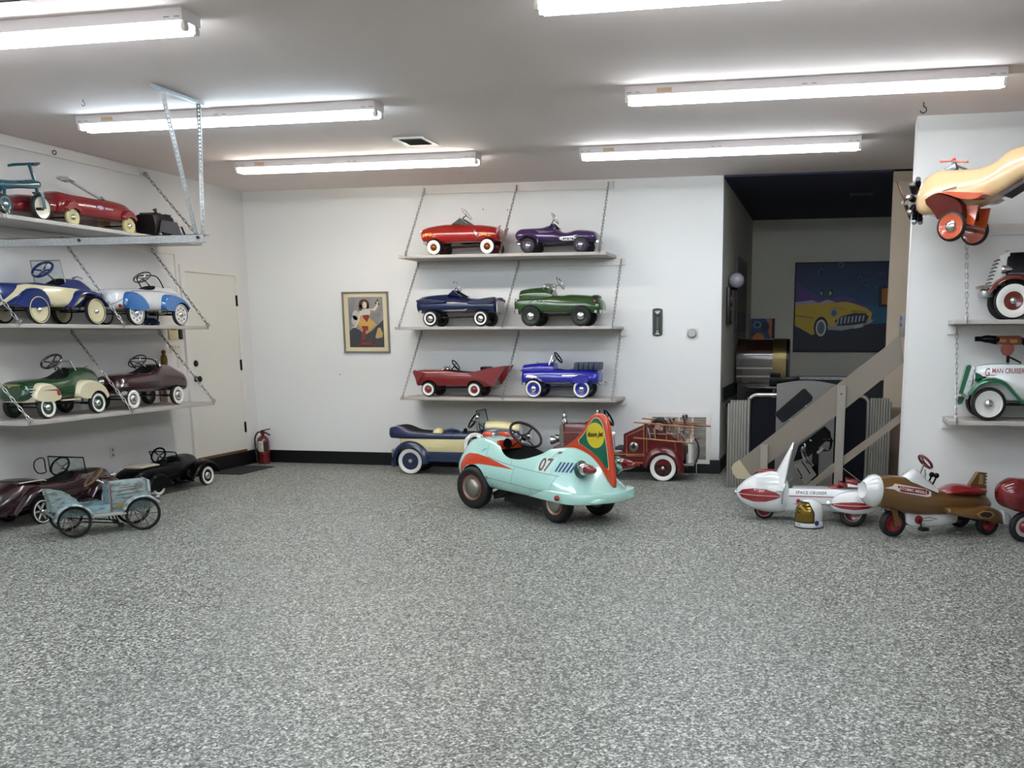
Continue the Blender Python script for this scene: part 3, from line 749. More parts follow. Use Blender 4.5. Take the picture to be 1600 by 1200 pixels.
T = thing('pedal_car', 'bright blue pedal car with a ribbed rear seat, bottom back wall shelf', 'pedal car', (-2.865, 10.66, .839), 180, GRP)
bb = paint('1c1f9e')
me = cut_body([(-.45, .155, .22, .29, .12, .15, .1), (-.38, .15, .23, .305, .14, .168, .11), (-.15, .15, .23, .308, .15, .17, .12), (.03, .15, .23, .306, .15, .17, .12), (.1, .15, .23, .30, .15, .17, .13), (.35, .145, .22, .30, .14, .168, .12), (.425, .14, .22, .29, .12, .15, .11)],
              bb, (-.16, .06, .115), [(.268, .1, .105, .1), (-.268, .1, .105, .1)])
body = link('body', me, T); bv = bvh_of(me)
link('hood', loft([(.06, .26, .32, .365, .1, .115, .07), (.2, .26, .33, .368, .1, .11, .06), (.43, .25, .31, .345, .08, .09, .05)], nose=(.02, .6), n=14).mesh(bb), T)
wheels4(T, .268, -.268, .154, .098, .05, ww=(.9, .68, WW), disc=bb, rd=.68, hub=.36)
underframe(T, .268, -.268, .15, .095, m=mat('blue_frame', '14184a', .4)); seat(T, -.12, .22, .08)
screen(T, .11, .35, .075, .45, .1, .085, CHROME, .007)
steer(T, (.03, 0, .43), 34, .066, BLACK, (.13, 0, .36), r=.008)
sl = mat('slate_blue_vinyl', '2b3648', .4)
for i in range(5): B().box((-.2-i*.055, 0, .34), (.052, .26, .085), ry=-.12, bev=.014).build('seat_roll', sl, T)
side_decal('side_trim', poly_bm([[(.05, .248), (.27, .256), (.32, .246), (.27, .238), (.05, .236)], [(-.37, .225), (-.33, .245), (-.25, .235), (-.18, .2), (-.16, .168), (.14, .168), (.14, .152), (-.17, .152), (-.22, .19), (-.3, .21)]]), bv, CHROME, T, off=.003)
for s in (1, -1): pillow([(-.36, .16), (-.36, .25), (-.16, .25), (-.16, .16)], s*.1, s*.185, .12).build('rear_fender', bb, T)
b = B(); b.tube([(-.45, -.15, .17), (-.48, -.15, .15), (-.48, .15, .15), (-.45, .15, .17)], .01); b.tube([(-.46, 0, .16), (-.52, 0, .13)], .006); b.build('rear_bumper', CHROME, T)
b = B()
for k in range(5): b.tube([(.415, -.08+.04*k, .155), (.435, -.07+.035*k, .3)], .007, 6)
b.build('grille_teeth', CHROME, T); bar(T, 'bumper', CHROME, .43, .15, .15, .04, .03, .05)
B().torus((.27, 0, .365), (1, 0, 0), .02, .005, 12, 6).build('hood_ornament', CHROME, T)

# ---------------------------------------------------------------- left wall shelves (noses point to the back wall)
GL = 'pedal cars on the left wall shelves'
DKC = mat('dark_chrome', '6a6a6c', .2, .9)
T = thing('pedal_car', 'green pedal car with cream fenders, bottom shelf of the left wall', 'pedal car', (-6.485, 7.43, .839), 90, GL)
gg = paint('123d20'); cream = paint('d9cfae')
me = cut_body([(-.50, .15, .19, .23, .09, .12, .08), (-.44, .145, .22, .30, .13, .155, .1), (-.3, .145, .23, .315, .15, .17, .11), (-.12, .145, .235, .32, .15, .17, .11), (.03, .145, .24, .33, .15, .165, .12), (.16, .145, .24, .395, .14, .15, .07), (.3, .145, .24, .395, .11, .125, .055), (.44, .145, .23, .365, .09, .1, .05), (.485, .15, .22, .32, .06, .07, .04)],
              gg, (-.2, .14, .105), [(-.3, .09, .1, .12)])
body = link('body', me, T); bv = bvh_of(me)
wheels4(T, .295, -.295, .162, .092, .046, ww=(.88, .64, WW), disc=gg, rd=.64, hub=.32)
underframe(T, .295, -.295, .15, .09); seat(T, -.12, .22, .08)
for s in (1, -1):
    pillow([(-.425, .138), (-.425, .22), (-.36, .29), (-.26, .298), (-.15, .26), (-.095, .138)], s*.08, s*.186, .14).build('rear_fender', cream, T)
    m_ = pillow([(.04, .138), (.05, .24), (.13, .295), (.26, .302), (.38, .27), (.445, .2), (.47, .125), (.3, .14)], s*.06, s*.186, .14).mesh(cream)
    c_ = B(); c_.lathe([(.108, s*.1), (.108, s*.4)], (.3, 0, .092), (0, 1, 0), 28)
    link('front_fender', boolean(m_, [(c_, 1)], [cream, DARK]), T)
    B().b2((-.12, s*.15, .134), (.08, s*.176, .146)).build('running_board', cream, T)
pr = poly_bm([[(-.34, .232), (-.18, .238), (-.14, .238), (-.13, .185), (-.185, .185), (-.19, .226)]])
side_decal('red_flash', pr, bvh_of(pillow([(-.425, .138), (-.425, .22), (-.36, .29), (-.26, .298), (-.15, .26), (-.095, .138)], -.08, -.186, .14).mesh(cream)), mat('red_stripe', '9b2a20', .4), T, side=-1)
steer(T, (-.005, 0, .46), 50, .085, DKC, (.13, 0, .36), r=.01, spokes=4)
screen(T, .15, .38, .1, .46, .1, .09, CHROME, .007, curve=.03)
decal('chrome_badge', poly_bm([[(-.09, .285), (.09, .285), (.075, .27), (.02, .27), (.01, .258), (-.01, .258), (-.02, .27), (-.075, .27)]]), bv, mat('brass_badge', 'b5a878', .25, .8), T, O=(-2, 0, 0), U=(0, -1, 0), W=(0, 0, 1), D=(1, 0, 0), off=.004)
bar(T, 'rear_bumper', mat('worn_chrome', 'b9b6a4', .3, .7), -.475, .165, .16, .036, .02, .07)
b = B()
for k in range(3): b.tube([(-.40+.0*k, -.166, .2+.022*k), (-.46, -.12, .205+.022*k)], .005, 6)
b.build('chrome_louvres', CHROME, T)
b = B(); b.tube([(.1, 0, .402), (.36, 0, .395), (.42, 0, .41)], .006, 6); b.build('hood_ornament', CHROME, T)
for s in (1, -1): lamp(T, .43, s*.12, .27, .024)

T = thing('pedal_car', 'dark maroon pedal car with chrome trim, far end of the left wall bottom shelf', 'pedal car', (-6.485, 8.52, .839), 90, GL)
mar = paint('2c0a14')
me = cut_body([(-.49, .15, .2, .25, .1, .13, .09), (-.45, .145, .22, .30, .14, .16, .1), (-.36, .145, .24, .315, .155, .175, .12), (-.15, .145, .24, .325, .155, .175, .12), (.05, .145, .24, .34, .155, .175, .12), (.17, .145, .24, .395, .15, .172, .11), (.36, .14, .24, .385, .15, .172, .1), (.44, .14, .235, .345, .15, .172, .12), (.535, .13, .22, .305, .145, .165, .13)],
              mar, (-.2, .13, .11), [(.33, .09, .105, .1), (-.33, .09, .1, .1)])
body = link('body', me, T); bv = bvh_of(me)
wheels4(T, .33, -.33, .16, .093, .046, ww=(.9, .55, WW), disc=mar, rd=.55, hub=.46)
underframe(T, .33, -.33, .15, .09); seat(T, -.12, .22, .08)
steer(T, (.0, 0, .435), 50, .085, DKC, (.14, 0, .36), r=.007, spokes=4)
b = B(); b.tube([(.13, -.13, .36), (.06, -.12, .45), (.06, .12, .45), (.13, .13, .36)], .007, 6, smooth=4); b.build('windscreen_rail', BLACK, T)
b = B(); b.torus((.16, -.1, .40), (.3, -1, .2), .045, .007, 20, 6); b.build('screen_loop', CHROME, T)
side_decal('chrome_trim', poly_bm([[(-.34, .322), (-.1, .332), (.02, .345), (.02, .337), (-.1, .322), (-.34, .31)]]), bv, CHROME, T, side=-1, off=.003)
side_decal('vent_plate', poly_bm([[(-.45, .21), (-.37, .21), (-.37, .24), (-.45, .24)]]), bv, CHROME, T, side=-1, off=.003)
bar(T, 'rear_bumper', CHROME, -.475, .172, .155, .036, .02, .07)
b = B()
for k in range(7): b.b2((.515, -.11, .165+k*.014), (.53, .11, .171+k*.014))
b.build('grille_bars', CHROME, T)

T = thing('pedal_car', 'navy and cream pedal roadster with a square windscreen, middle shelf of the left wall', 'pedal car', (-6.52, 7.515, 1.609), 90, GL)
nav = paint('142a6a')
me = cut_body([(-.72, .12, .2, .27, .035, .05, .035), (-.6, .13, .22, .315, .095, .115, .08), (-.35, .135, .24, .325, .15, .168, .11), (-.2, .14, .24, .335, .15, .168, .12), (.0, .14, .24, .335, .15, .165, .12), (.16, .14, .24, .385, .14, .155, .07), (.3, .15, .25, .385, .12, .135, .06), (.42, .17, .26, .345, .09, .105, .05), (.5, .2, .25, .30, .05, .06, .03)],
              nav, (-.2, .14, .11), [(.33, .11, .125, .1), (-.33, .11, .12, .1)])
body = link('body', me, T); bv = bvh_of(me)
side_decal('cream_panel', poly_bm([[(-.45, .305), (-.36, .318), (.2, .302), (.33, .275), (.2, .2), (.12, .148), (-.13, .142), (-.2, .2), (-.3, .262), (-.44, .26), (-.62, .14), (-.66, .14)]]), bv, paint('d6cba4'), T, side=-1)
wheels4(T, .33, -.33, .17, .115, .045, ww=(.93, .84, mat('cream_rubber', 'd3c8a8', .5)), disc=paint('d6cba4'), rd=.86, hub=.2)
underframe(T, .33, -.33, .15, .11); seat(T, -.12, .22, .08, m=nav)
for s in (1, -1):
    m_ = pillow([(-.60, .13), (-.50, .2), (-.42, .28), (-.3, .298), (-.2, .26), (-.165, .13)], s*.08, s*.19, .14).mesh(nav); link('rear_fender', m_, T)
    fender([(.03, .14), (.1, .2), (.17, .255), (.27, .268), (.38, .25), (.45, .2), (.485, .16)], s*.08, s*.195, .03, taper=.4).build('front_fender', nav, T)
steer(T, (-.04, 0, .455), 45, .088, nav, (.12, 0, .35), r=.011, spokes=4)
screen(T, .03, .35, .0, .53, .15, .145, STEEL, .006)
b = B(); b.tube([(.3, 0, .4), (.36, 0, .415), (.42, 0, .4)], .008, 6); b.build('hood_ornament', CHROME, T)
for s in (1, -1): lamp(T, .5, s*.1, .26, .022, long=.8)

T = thing('pedal_car', 'white pedal car with sky blue fenders, far end of the left wall middle shelf', 'pedal car', (-6.485, 8.665, 1.609), 90, GL)
wht = paint('d4d6d8'); sky = paint('2f6cae')
me = cut_body([(-.61, .15, .2, .26, .08, .11, .08), (-.55, .14, .22, .31, .13, .15, .11), (-.4, .138, .23, .325, .15, .168, .12), (-.2, .135, .235, .335, .15, .168, .12), (.0, .135, .24, .34, .15, .168, .12), (.16, .14, .24, .375, .14, .16, .09), (.36, .15, .24, .372, .12, .14, .08), (.48, .15, .23, .33, .1, .12, .07), (.53, .16, .22, .29, .08, .1, .06)],
              wht, (-.18, .14, .105), [(.33, .1, .12, .1), (-.33, .1, .11, .1)])
body = link('body', me, T); bv = bvh_of(me)
wheels4(T, .33, -.33, .165, .108, .045, ww=(.92, .82, WW), disc=mat('white_disc', 'd8d8d6', .35), rd=.84, hub=.26, holes=8)
underframe(T, .33, -.33, .15, .105, m=mat('brown_frame', '1f1a14', .6)); seat(T, -.12, .22, .08, m=mat('grey_seat', '3a3a3a', .6))
for s in (1, -1):
    pillow([(-.485, .135), (-.475, .25), (-.4, .305), (-.3, .308), (-.2, .27), (-.135, .2), (-.125, .135)], s*.08, s*.19, .14).build('rear_fender', sky, T)
    m_ = pillow([(.05, .14), (.06, .25), (.14, .3), (.27, .305), (.4, .27), (.48, .21), (.52, .16), (.3, .14)], s*.06, s*.19, .14).mesh(sky)
    c_ = B(); c_.lathe([(.125, s*.1), (.125, s*.4)], (.345, 0, .1), (0, 1, 0), 28)
    link('front_fender', boolean(m_, [(c_, 1)], [sky, DARK]), T)
line = mat('dark_pinstripe', '3b4454', .4)
side_decal('pinstripe', poly_bm([[(-.6, .18), (-.42, .262), (-.28, .318), (.1, .325), (.4, .305), (.4, .300), (.1, .319), (-.28, .312), (-.42, .256), (-.6, .174)]]), bv, line, T, side=-1)
b = B(); b.lathe([(.018, 0), (.014, .012), (0, .016)], (-.515, -.155, .17), (-.3, -1, 0), 12); b.build('tail_light', mat('red_lens'), T)
steer(T, (.03, 0, .455), 52, .082, DKC, (.16, 0, .36), r=.007, spokes=4)
b = B(); b.tube([(.17, -.12, .36), (.1, -.11, .46), (.09, 0, .475), (.1, .11, .46), (.17, .12, .36)], .006, 6, smooth=4); b.build('windscreen_rail', BLACK, T)
bar(T, 'bumper', mat('dark_steel', '3a3c40', .3, .8), .54, .15, .15, .035, .02, .05)
T2 = thing('toy_car', 'tiny dark blue toy car on the left shelf by the white pedal car', 'toy car', (-6.61, 8.95, 1.609), 70)
link('body', loft([(-.075, .012, .03, .045, .02, .028, .02), (-.03, .012, .035, .07, .022, .03, .02), (.02, .012, .035, .068, .022, .03, .02), (.075, .012, .03, .04, .02, .027, .02)], n=12, nose=(.01, .4), tail=(.01, .4)).mesh(paint('1b3a63')), T2)
for x in (-.045, .045):
    for y in (-.028, .028): wheel(T2, x, y, .016, .01, disc=STEEL, rd=.5, hub=None)

# ---------------------------------------------------------------- left wall, top shelf
T = thing('tricycle', 'teal balloon-seat tricycle with a white front wheel, top shelf of the left wall', 'tricycle', (-6.32, 7.0, 2.436), 90)
teal = paint('12515e')
wheel(T, .298, 0, .102, .04, tyre=mat('dark_tyre', '1c1c1c', .6), ww=(.9, .86, WW), disc=paint('d6cfb8'), rd=.9, hub=None, holes=10)
wheel(T, -.16, .08, .075, .03, disc=teal, rd=.7, hub=.3); wheel(T, -.16, -.08, .075, .03, disc=teal, rd=.7, hub=.3)
link('saddle_body', loft([(-.16, .18, .22, .255, .05, .075, .05), (-.05, .2, .235, .262, .055, .08, .05), (.1, .225, .255, .283, .045, .06, .04), (.24, .24, .275, .302, .03, .038, .03), (.31, .262, .285, .302, .02, .026, .02)], n=20, nose=(.02, .7), tail=(.02, .6)).mesh(teal), T)
b = B()
for s in (-1, 1): b.box((.298, s*.033, .155), (.03, .006, .13), ry=-.12)
b.box((.28, 0, .215), (.032, .075, .012)); b.build('front_fork', teal, T)
b = B(); b.tube([(.285, 0, .2), (.262, 0, .3), (.225, 0, .42)], .014, 10); b.build('steering_post', teal, T)
b = B(); b.tube([(.15, -.13, .41), (.2, -.11, .425), (.235, 0, .43), (.2, .11, .425), (.15, .13, .41)], .011, 8, smooth=5); b.build('handlebar', teal, T)
B().box((.24, 0, .428), (.07, .05, .02), bev=.006).build('handlebar_clamp', teal, T)
b = B(); b.tube([(-.16, -.08, .075), (-.16, .08, .075)], .01); b.tube([(-.16, 0, .08), (-.1, 0, .2), (-.02, 0, .235)], .02, 8); b.tube([(-.16, -.08, .08), (-.09, -.03, .2)], .012); b.tube([(-.16, .08, .08), (-.09, .03, .2)], .012); b.build('rear_frame', teal, T)
for s in (-1, 1): B().box((.22, s*.06, .12+.04*s), (.03, .05, .02)).build('pedal', RUB, T)

T = thing('coaster_wagon', 'streamlined red coaster wagon with its chrome pull handle raised, top shelf of the left wall', 'wagon', (-6.53, 8.08, 2.436), 90)
wr = paint('86101a')
me = cut_body([(-.50, .095, .16, .21, .12, .145, .11), (-.46, .095, .19, .262, .13, .155, .1), (-.38, .096, .2, .285, .13, .155, .09), (-.1, .1, .2, .288, .13, .155, .09), (.2, .1, .2, .285, .13, .152, .09), (.4, .102, .195, .275, .12, .145, .08), (.5, .103, .17, .24, .1, .12, .06), (.575, .105, .13, .16, .06, .075, .04)], wr, (-.42, .18, .1, 5), zf=.14, nose=(.03, .7))
link('body', me, T); bv = bvh_of(me)
for x in (-.34, .375):
    for s in (1, -1):
        wheel(T, x, s*.13, .076, .036, tyre=mat('cream_tyre', 'cfc48f', .5), disc=mat('cream_disc', 'cbbf88', .4), rd=.7, hub=.34)
        m_ = pillow([(x-.11, .115), (x-.1, .19), (x-.03, .225), (x+.05, .215), (x+.12, .115)], s*.08, s*.172, .18).mesh(wr); c_ = B(); c_.lathe([(.082, s*.1), (.082, s*.4)], (x, 0, .07), (0, 1, 0), 24)
        link('fender', boolean(m_, [(c_, 1)], [wr, DARK]), T)
link('tail_section', loft([(-.90, .07, .12, .15, .09, .11, .08), (-.82, .07, .15, .2, .11, .135, .09), (-.68, .08, .16, .212, .12, .145, .1), (-.52, .09, .16, .2, .12, .145, .1)], n=12, tail=(.04, .7)).mesh(wr), T)
b = B(); b.tube([(.2, 0, .295), (-.17, 0, .405)], .012, 8); h = b.build('pull_handle', SATIN, T)
b = B(); b.tube([(-.17, -.05, .405), (-.25, -.055, .42), (-.265, 0, .422), (-.25, .055, .42), (-.17, .05, .405)], .012, 8, closed=True); b.build('handle_grip', SATIN, h)
b = B(); b.lathe([(.02, 0), (.02, .03), (.012, .04), (0, .045)], (.21, 0, .275), (0, 0, 1), 12); b.build('handle_pivot', STEEL, T)
sil = mat('silver_print', 'c9bfc0', .35)
for x in [-.2+.021*i for i in range(7)]+[.065+.021*i for i in range(5)]: side_decal('worn_print', poly_bm([[(x, .188), (x+.013, .188), (x+.015, .202), (x+.002, .202)]]), bv, sil, T, side=-1, sub=0)
side_decal('winged_badge', poly_bm([[(-.045, .197), (-.01, .212), (.02, .212), (.05, .197), (.02, .178), (-.01, .178)]]), bv, mat('blue_badge', '8d93b8', .3), T, side=-1, off=.003)
B().tube([(-.34, -.13, .076), (-.34, .13, .076)], .007).build('axle', IRON, T); B().tube([(.375, -.13, .076), (.375, .13, .076)], .007).build('axle', IRON, T)

T = thing('toy_locomotive', 'black boxy ride-on toy at the far end of the left wall top shelf', 'toy', (-6.40, 8.94, 2.436), 90)
link('body', loft([(-.25, .03, .12, .2, .1, .11, .09), (-.2, .03, .13, .215, .1, .115, .09), (.0, .03, .13, .222, .1, .115, .08), (.06, .03, .13, .215, .1, .11, .07), (.14, .03, .11, .17, .09, .1, .06)], n=18, square=True, nose=(.02, .4)).mesh(mat('matte_black', '07070a', .45)), T)
B().prism([(-.22, .05), (.13, .035), (.06, .16), (-.18, .16)], -.128, -.112).build('side_panel', mat('blue_black_panel', '1d2030', .2, 0, .8), T, smooth=False)
for s in (-1, 1): B().tube([(.1, s*.11, .03), (.1, s*.11, .125), (.15, s*.11, .125), (.21, s*.11, .03)], .009, 8).build('front_rail', mat('matte_black', '07070a', .45), T)
b = B(); b.lathe([(.014, 0), (.014, .05), (.02, .05), (.02, .06), (0, .06)], (-.1, -.03, .215), (-.5, 0, .8), 10); b.build('cap', mat('rust_cap', '5a3a34', .5), T)
B().b2((.03, -.113, .165), (.09, -.108, .185)).build('star_plate', mat('silver_print'), T)
for x in (-.2, -.05): B().b2((x, -.09, .215), (x+.08, .09, .228), .004).build('roof_vent', mat('matte_black', '07070a', .45), T)
for x in (-.18, .02):
    for s in (1, -1): wheel(T, x, s*.1, .03, .03, disc=STEEL, rd=.6, hub=.3)
T2 = thing('trophy', 'bronze figure trophy on a block base standing behind the maroon pedal car', 'trophy', (-6.69, 9.2, .839))
B().b2((-.04, -.05, 0), (.04, .05, .27)).b2((-.05, -.065, .27), (.05, .065, .30)).build('base', mat('pale_base', 'b9b0a2', .5), T2)
B().lathe([(0, .30), (.04, .30), (.042, .33), (.02, .35), (.03, .38), (.034, .43), (.028, .47), (.014, .485), (.022, .50), (.022, .52), (0, .535)], (0, 0, 0), (0, 0, 1), 16).build('figure', mat('bronze', '6e4d1c', .4, .5), T2)
# ================================================================ vehicles on the floor, left
FG = 'pedal cars parked on the floor'
# maroon roadster
T = thing('pedal_car', 'long maroon pedal roadster with a side mirror parked against the left wall', 'pedal car', (-6.425, 7.30, 0), 88, FG)
mrn = paint('260a12')
me = cut_body([(-.86, .10, .14, .2, .08, .12, .1), (-.78, .10, .18, .27, .14, .17, .12), (-.62, .11, .22, .33, .15, .18, .12), (-.5, .12, .25, .36, .15, .175, .12), (-.3, .13, .25, .325, .15, .165, .12), (.0, .13, .25, .31, .15, .165, .13), (.15, .14, .26, .36, .14, .155, .1), (.3, .15, .27, .36, .11, .125, .07), (.5, .17, .27, .335, .075, .09, .045), (.55, .18, .26, .31, .06, .07, .03)],
              mrn, (-.36, .14, .115), [(-.39, .11, .12, .14)], zf=.2)
link('body', me, T); bv = bvh_of(me)
wheels4(T, .36, -.39, .165, .1, .04, disc=None, ww=(.93, .8, WW), rd=.8, spokes=6, spm=mat('white_spoke', 'b9b4ae', .5), hub=.2)
underframe(T, .36, -.39, .15, .1)
for s in (1, -1):
    fender([(-.70, .12), (-.56, .22), (-.45, .27), (-.36, .275), (-.28, .24), (-.23, .16)], s*.07, s*.225, .03, taper=.5).build('rear_fender', mrn, T)
    fender([(.12, .14), (.22, .22), (.33, .255), (.44, .24), (.52, .17)], s*.07, s*.225, .03, taper=.4).build('front_fender', mrn, T)
    B().b2((-.25, s*.15, .12), (.14, s*.21, .135), .004).build('running_board', mrn, T)
lid = loft([(-.56, .33, .345, .36, .12, .13, .12), (-.45, .335, .35, .365, .13, .14, .12), (-.3, .32, .335, .35, .12, .13, .11)], n=10, nose=(.02, .5), tail=(.02, .5)).mesh(mat('dark_maroon_lid', '1d070d', .3, 0, .6)); link('rumble_seat_lid', lid, T)
b = B(); b.tube([(-.55, -.135, .352), (-.35, -.145, .35), (-.26, -.12, .335)], .005, 6, smooth=4); b.build('white_beading', mat('white_beading', 'c9c2bc', .4), T)
side_decal('beading', poly_bm([[(-.80, .115), (-.5, .108), (-.5, .098), (-.80, .103)]]), bv, mat('tan_trim', '8d6e58', .4), T, side=-1)
screen(T, .115, .345, .10, .485, .185, .182, BLACK, .006)
m_ = B(); m_.tube([(.0, .2, .35), (-.02, .22, .40), (.0, .22, .46), (.09, .22, .47), (.1, .22, .38), (.08, .2, .35)], .005, 6, closed=True, smooth=4); mo = m_.build('side_mirror', BLACK, T)
steer(T, (.03, 0, .415), 35, .085, BLACK, (.16, 0, .34), r=.008, spokes=3, spm=CHROME); seat(T, -.25, .2, .1)
for s in (1, -1): lamp(T, .5, s*.12, .28, .024)
# black roadster
T = thing('pedal_car', 'shiny black pedal roadster with whitewalls parked by the white door', 'pedal car', (-6.41, 8.72, 0), 88, FG)
me = cut_body([(-.62, .10, .15, .19, .08, .11, .09), (-.55, .10, .17, .25, .12, .155, .12), (-.4, .11, .19, .28, .14, .17, .13), (-.2, .12, .2, .285, .15, .168, .13), (.0, .12, .21, .29, .145, .16, .13), (.12, .13, .21, .32, .13, .145, .1), (.26, .14, .22, .325, .1, .115, .06), (.38, .15, .22, .30, .07, .085, .04), (.42, .16, .22, .27, .055, .065, .03)],
              BLACK, (-.24, .09, .11), [(-.37, .1, .115, .13)], zf=.16)
link('body', me, T)
wheels4(T, .375, -.37, .165, .1, .05, ww=(.9, .62, WW), disc=BLACK, rd=.62, hub=.4)
underframe(T, .375, -.37, .15, .1); seat(T, -.14, .2, .1)
for s in (1, -1):
    pillow([(-.58, .07), (-.5, .17), (-.42, .225), (-.32, .225), (-.22, .17), (-.16, .07), (-.3, .07)], s*.06, s*.205, .16).build('rear_fender', BLACK, T)
    fender([(.1, .09), (.18, .16), (.28, .22), (.38, .235), (.47, .2), (.53, .125)], s*.06, s*.22, .028, taper=.4).build('front_fender', BLACK, T)
    B().b2((-.17, s*.14, .07), (.14, s*.2, .085), .004).build('running_board', BLACK, T)
    side = pillow([(.03, .12), (.06, .2), (.1, .2), (.1, .11)], s*.1, s*.2, .2); side.build('fender_flare', BLACK, T)
lid = loft([(-.50, .27, .28, .292, .1, .11, .1), (-.35, .275, .285, .298, .11, .12, .11), (-.22, .27, .28, .29, .1, .11, .1)], n=8, nose=(.02, .5), tail=(.02, .5)).mesh(mat('cream_lid', 'b9b29c', .35)); link('cream_deck_lid', lid, T)
screen(T, -.0, .29, -.05, .385, .155, .15, BLACK, .006, curve=.02)
steer(T, (-.11, 0, .36), 30, .075, BLACK, (.02, 0, .28), r=.009); bar(T, 'bumper', CHROME, .53, .18, .12, .03, .02, .08)
for s in (1, -1): lamp(T, .42, s*.11, .24, .022)
# antique
T = thing('pedal_car', 'antique pale blue pedal car with scratched paint and thin wire wheels', 'pedal car', (-5.545, 6.74, 0), 50, FG)
old = mat('worn_blue_paint', '7f9aa0', .6)
r_ = mix_noise(old, '5f7074', '7f9ba3', 14, .36, .46, 8, 'Object', (1, 1, 2.5)); e = r_.color_ramp.elements.new(.62); e.color = lin('90a8ac')
oldg = mat('worn_grey_green', '7b857c', .65); r_ = mix_noise(oldg, '5c6460', '7f8d8c', 16, .36, .46, 8, 'Object', (1, 1, 3)); e = r_.color_ramp.elements.new(.66); e.color = lin('8c9d9a')
oldm = mat('worn_silver_mudguard', '8b979b', .5, .3); mix_noise(oldm, '555c5c', 'a9b5b8', 20, .35, .55, 6)
wire = mat('wire_spoke', '6b6964', .5, .6)
for x, rr in ((-.245, .12), (.242, .132)):
    for s in (1, -1): wheel(T, x, s*.17, rr, .022, tyre=mat('old_tyre', '1b1a18', .8), disc=None, rd=.88, spokes=10, spm=wire, hub=None)
hood = loft([(.03, .165, .27, .375, .115, .125, .095), (.1, .165, .27, .378, .115, .125, .095), (.29, .165, .27, .382, .1, .11, .085), (.315, .165, .27, .375, .095, .105, .08)], n=12, nose=(.006, .3), tail=(.004, .1), square=True).mesh(oldg); link('hood', hood, T); bv = bvh_of(hood)
b = B(); b.prism([(.315, .165), (.335, .17), (.325, .385), (.305, .39)], -.1, .1); b.build('radiator', oldm, T)
b = B(); b.prism([(.018, .16), (.034, .16), (.04, .385), (.026, .39)], -.125, .125); b.build('cowl', old, T); b = B(); b.tube([(.03, -.13, .165), (.033, -.132, .37), (.033, -.115, .388), (.033, .115, .388), (.033, .132, .37), (.03, .13, .165)], .005, 6); b.build('cowl_band', mat('worn_red', '7d4a44', .6), T)
for i in range(4):
    side_decal('louvre', poly_bm([[(.085+.012*i, .325-.03*i), (.27, .333-.03*i), (.27, .327-.03*i), (.1+.012*i, .315-.03*i)]]), bv, mat('dark_louvre', '5a5850', .6), T, side=-1)
side_decal('louvre_edge', poly_bm([[(.1, .345), (.28, .352), (.28, .345), (.1, .338)]]), bv, mat('worn_red'), T, side=-1)
side_decal('scuffed_patch', poly_bm([ell(.115, .205, .05, .022, 12)]), bv, mat('scuff_tan', '9c8a54', .7), T, side=-1, off=.002)
b = B(); b.b2((-.2, -.125, .16), (.03, -.118, .225)).b2((-.2, .118, .16), (.03, .125, .225)).b2((-.38, -.12, .155), (.3, .12, .168)); b.build('side_sill', old, T, smooth=False)
seatp = [(-.30, .165), (-.2, .165), (-.19, .235), (-.21, .29), (-.26, .325), (-.35, .35), (-.40, .352), (-.39, .3), (-.36, .2)]
B().prism(seatp, -.13, -.115).prism(seatp, .115, .13).b2((-.38, -.12, .2), (-.355, .12, .34)).b2((-.36, -.12, .2), (-.2, .12, .22)).build('bucket_seat', oldg, T)
for s in (-1, 1): B().prism([(-.31, .17), (-.21, .17), (-.205, .24), (-.235, .285), (-.29, .29), (-.33, .25)], s*.131, s*.134).build('seat_panel', old, T)
for s in (1, -1):
    fender([(-.245+.13*cos(rad(a)), .12+.13*sin(rad(a))) for a in range(170, 5, -27)], s*.13, s*.21, .012).build('rear_mudguard', oldm, T)
    fender([(.242+.142*cos(rad(a)), .132+.142*sin(rad(a))) for a in range(160, 10, -25)], s*.13, s*.21, .012).build('front_mudguard', oldm, T)
    B().b2((-.12, s*.125, .143), (.12, s*.19, .158), .003).build('running_board', mat('worn_white', 'a29f94', .6), T)
    b = B(); b.tube([(-.24, s*.1, .112), (.05, s*.09, .07), (.1, s*.09, .05)], .006, 6); b.tube([(.03, s*.09, .15), (.05, s*.09, .07)], .006, 6); b.tube([(.05, s*.09, .15), (.08, s*.09, .06)], .006, 6); b.box((.09, s*.1, .05), (.03, .06, .03)); b.build('pedal_crank', IRON, T)
B().tube([(-.245, -.17, .12), (-.245, .17, .12)], .006).build('axle', IRON, T); B().tube([(.242, -.17, .132), (.242, .17, .132)], .006).build('axle', IRON, T)
st = steer(T, (-.055, 0, .425), 45, .09, mat('worn_wood', '5d4326', .6), (.04, 0, .36), r=.009, spokes=4, hubm=STEEL)
for s in (1, -1): lamp(T, .39, s*.08, .24, .022, mat('tarnished', '8d8b84', .35, .8))

# fire extinguisher
T = thing('fire_extinguisher', 'red fire extinguisher with a black hose standing in the back corner', 'extinguisher', (-6.6, 10.79, 0), 0)
exr = paint('640e13')
B().lathe([(0, 0), (.066, 0), (.07, .01), (.07, .115), (.071, .12), (.07, .125), (.07, .27), (.062, .30), (.035, .33), (.02, .335), (.02, .36), (0, .36)], (0, 0, 0), (0, 0, 1), 28).build('cylinder', exr, T)
b = B(); b.box((.0, 0, .375), (.035, .03, .05)); b.box((.045, -.0, .405), (.11, .02, .012), ry=-.22); b.build('valve', mat('dark_red_metal', '4a1214', .4, .4), T)
B().box((.05, 0, .365), (.1, .022, .014), ry=.45).build('lever', mat('dark_red_metal'), T)
b = B(); b.tube([(-.015, 0, .375), (-.06, -.01, .37), (-.095, -.015, .31), (-.10, -.015, .22), (-.085, -.03, .13), (-.075, -.035, .08)], .009, 8, smooth=5); b.tube([(-.075, -.035, .1), (-.07, -.035, .03)], [.011, .016], 8); b.build('hose', RUB, T)
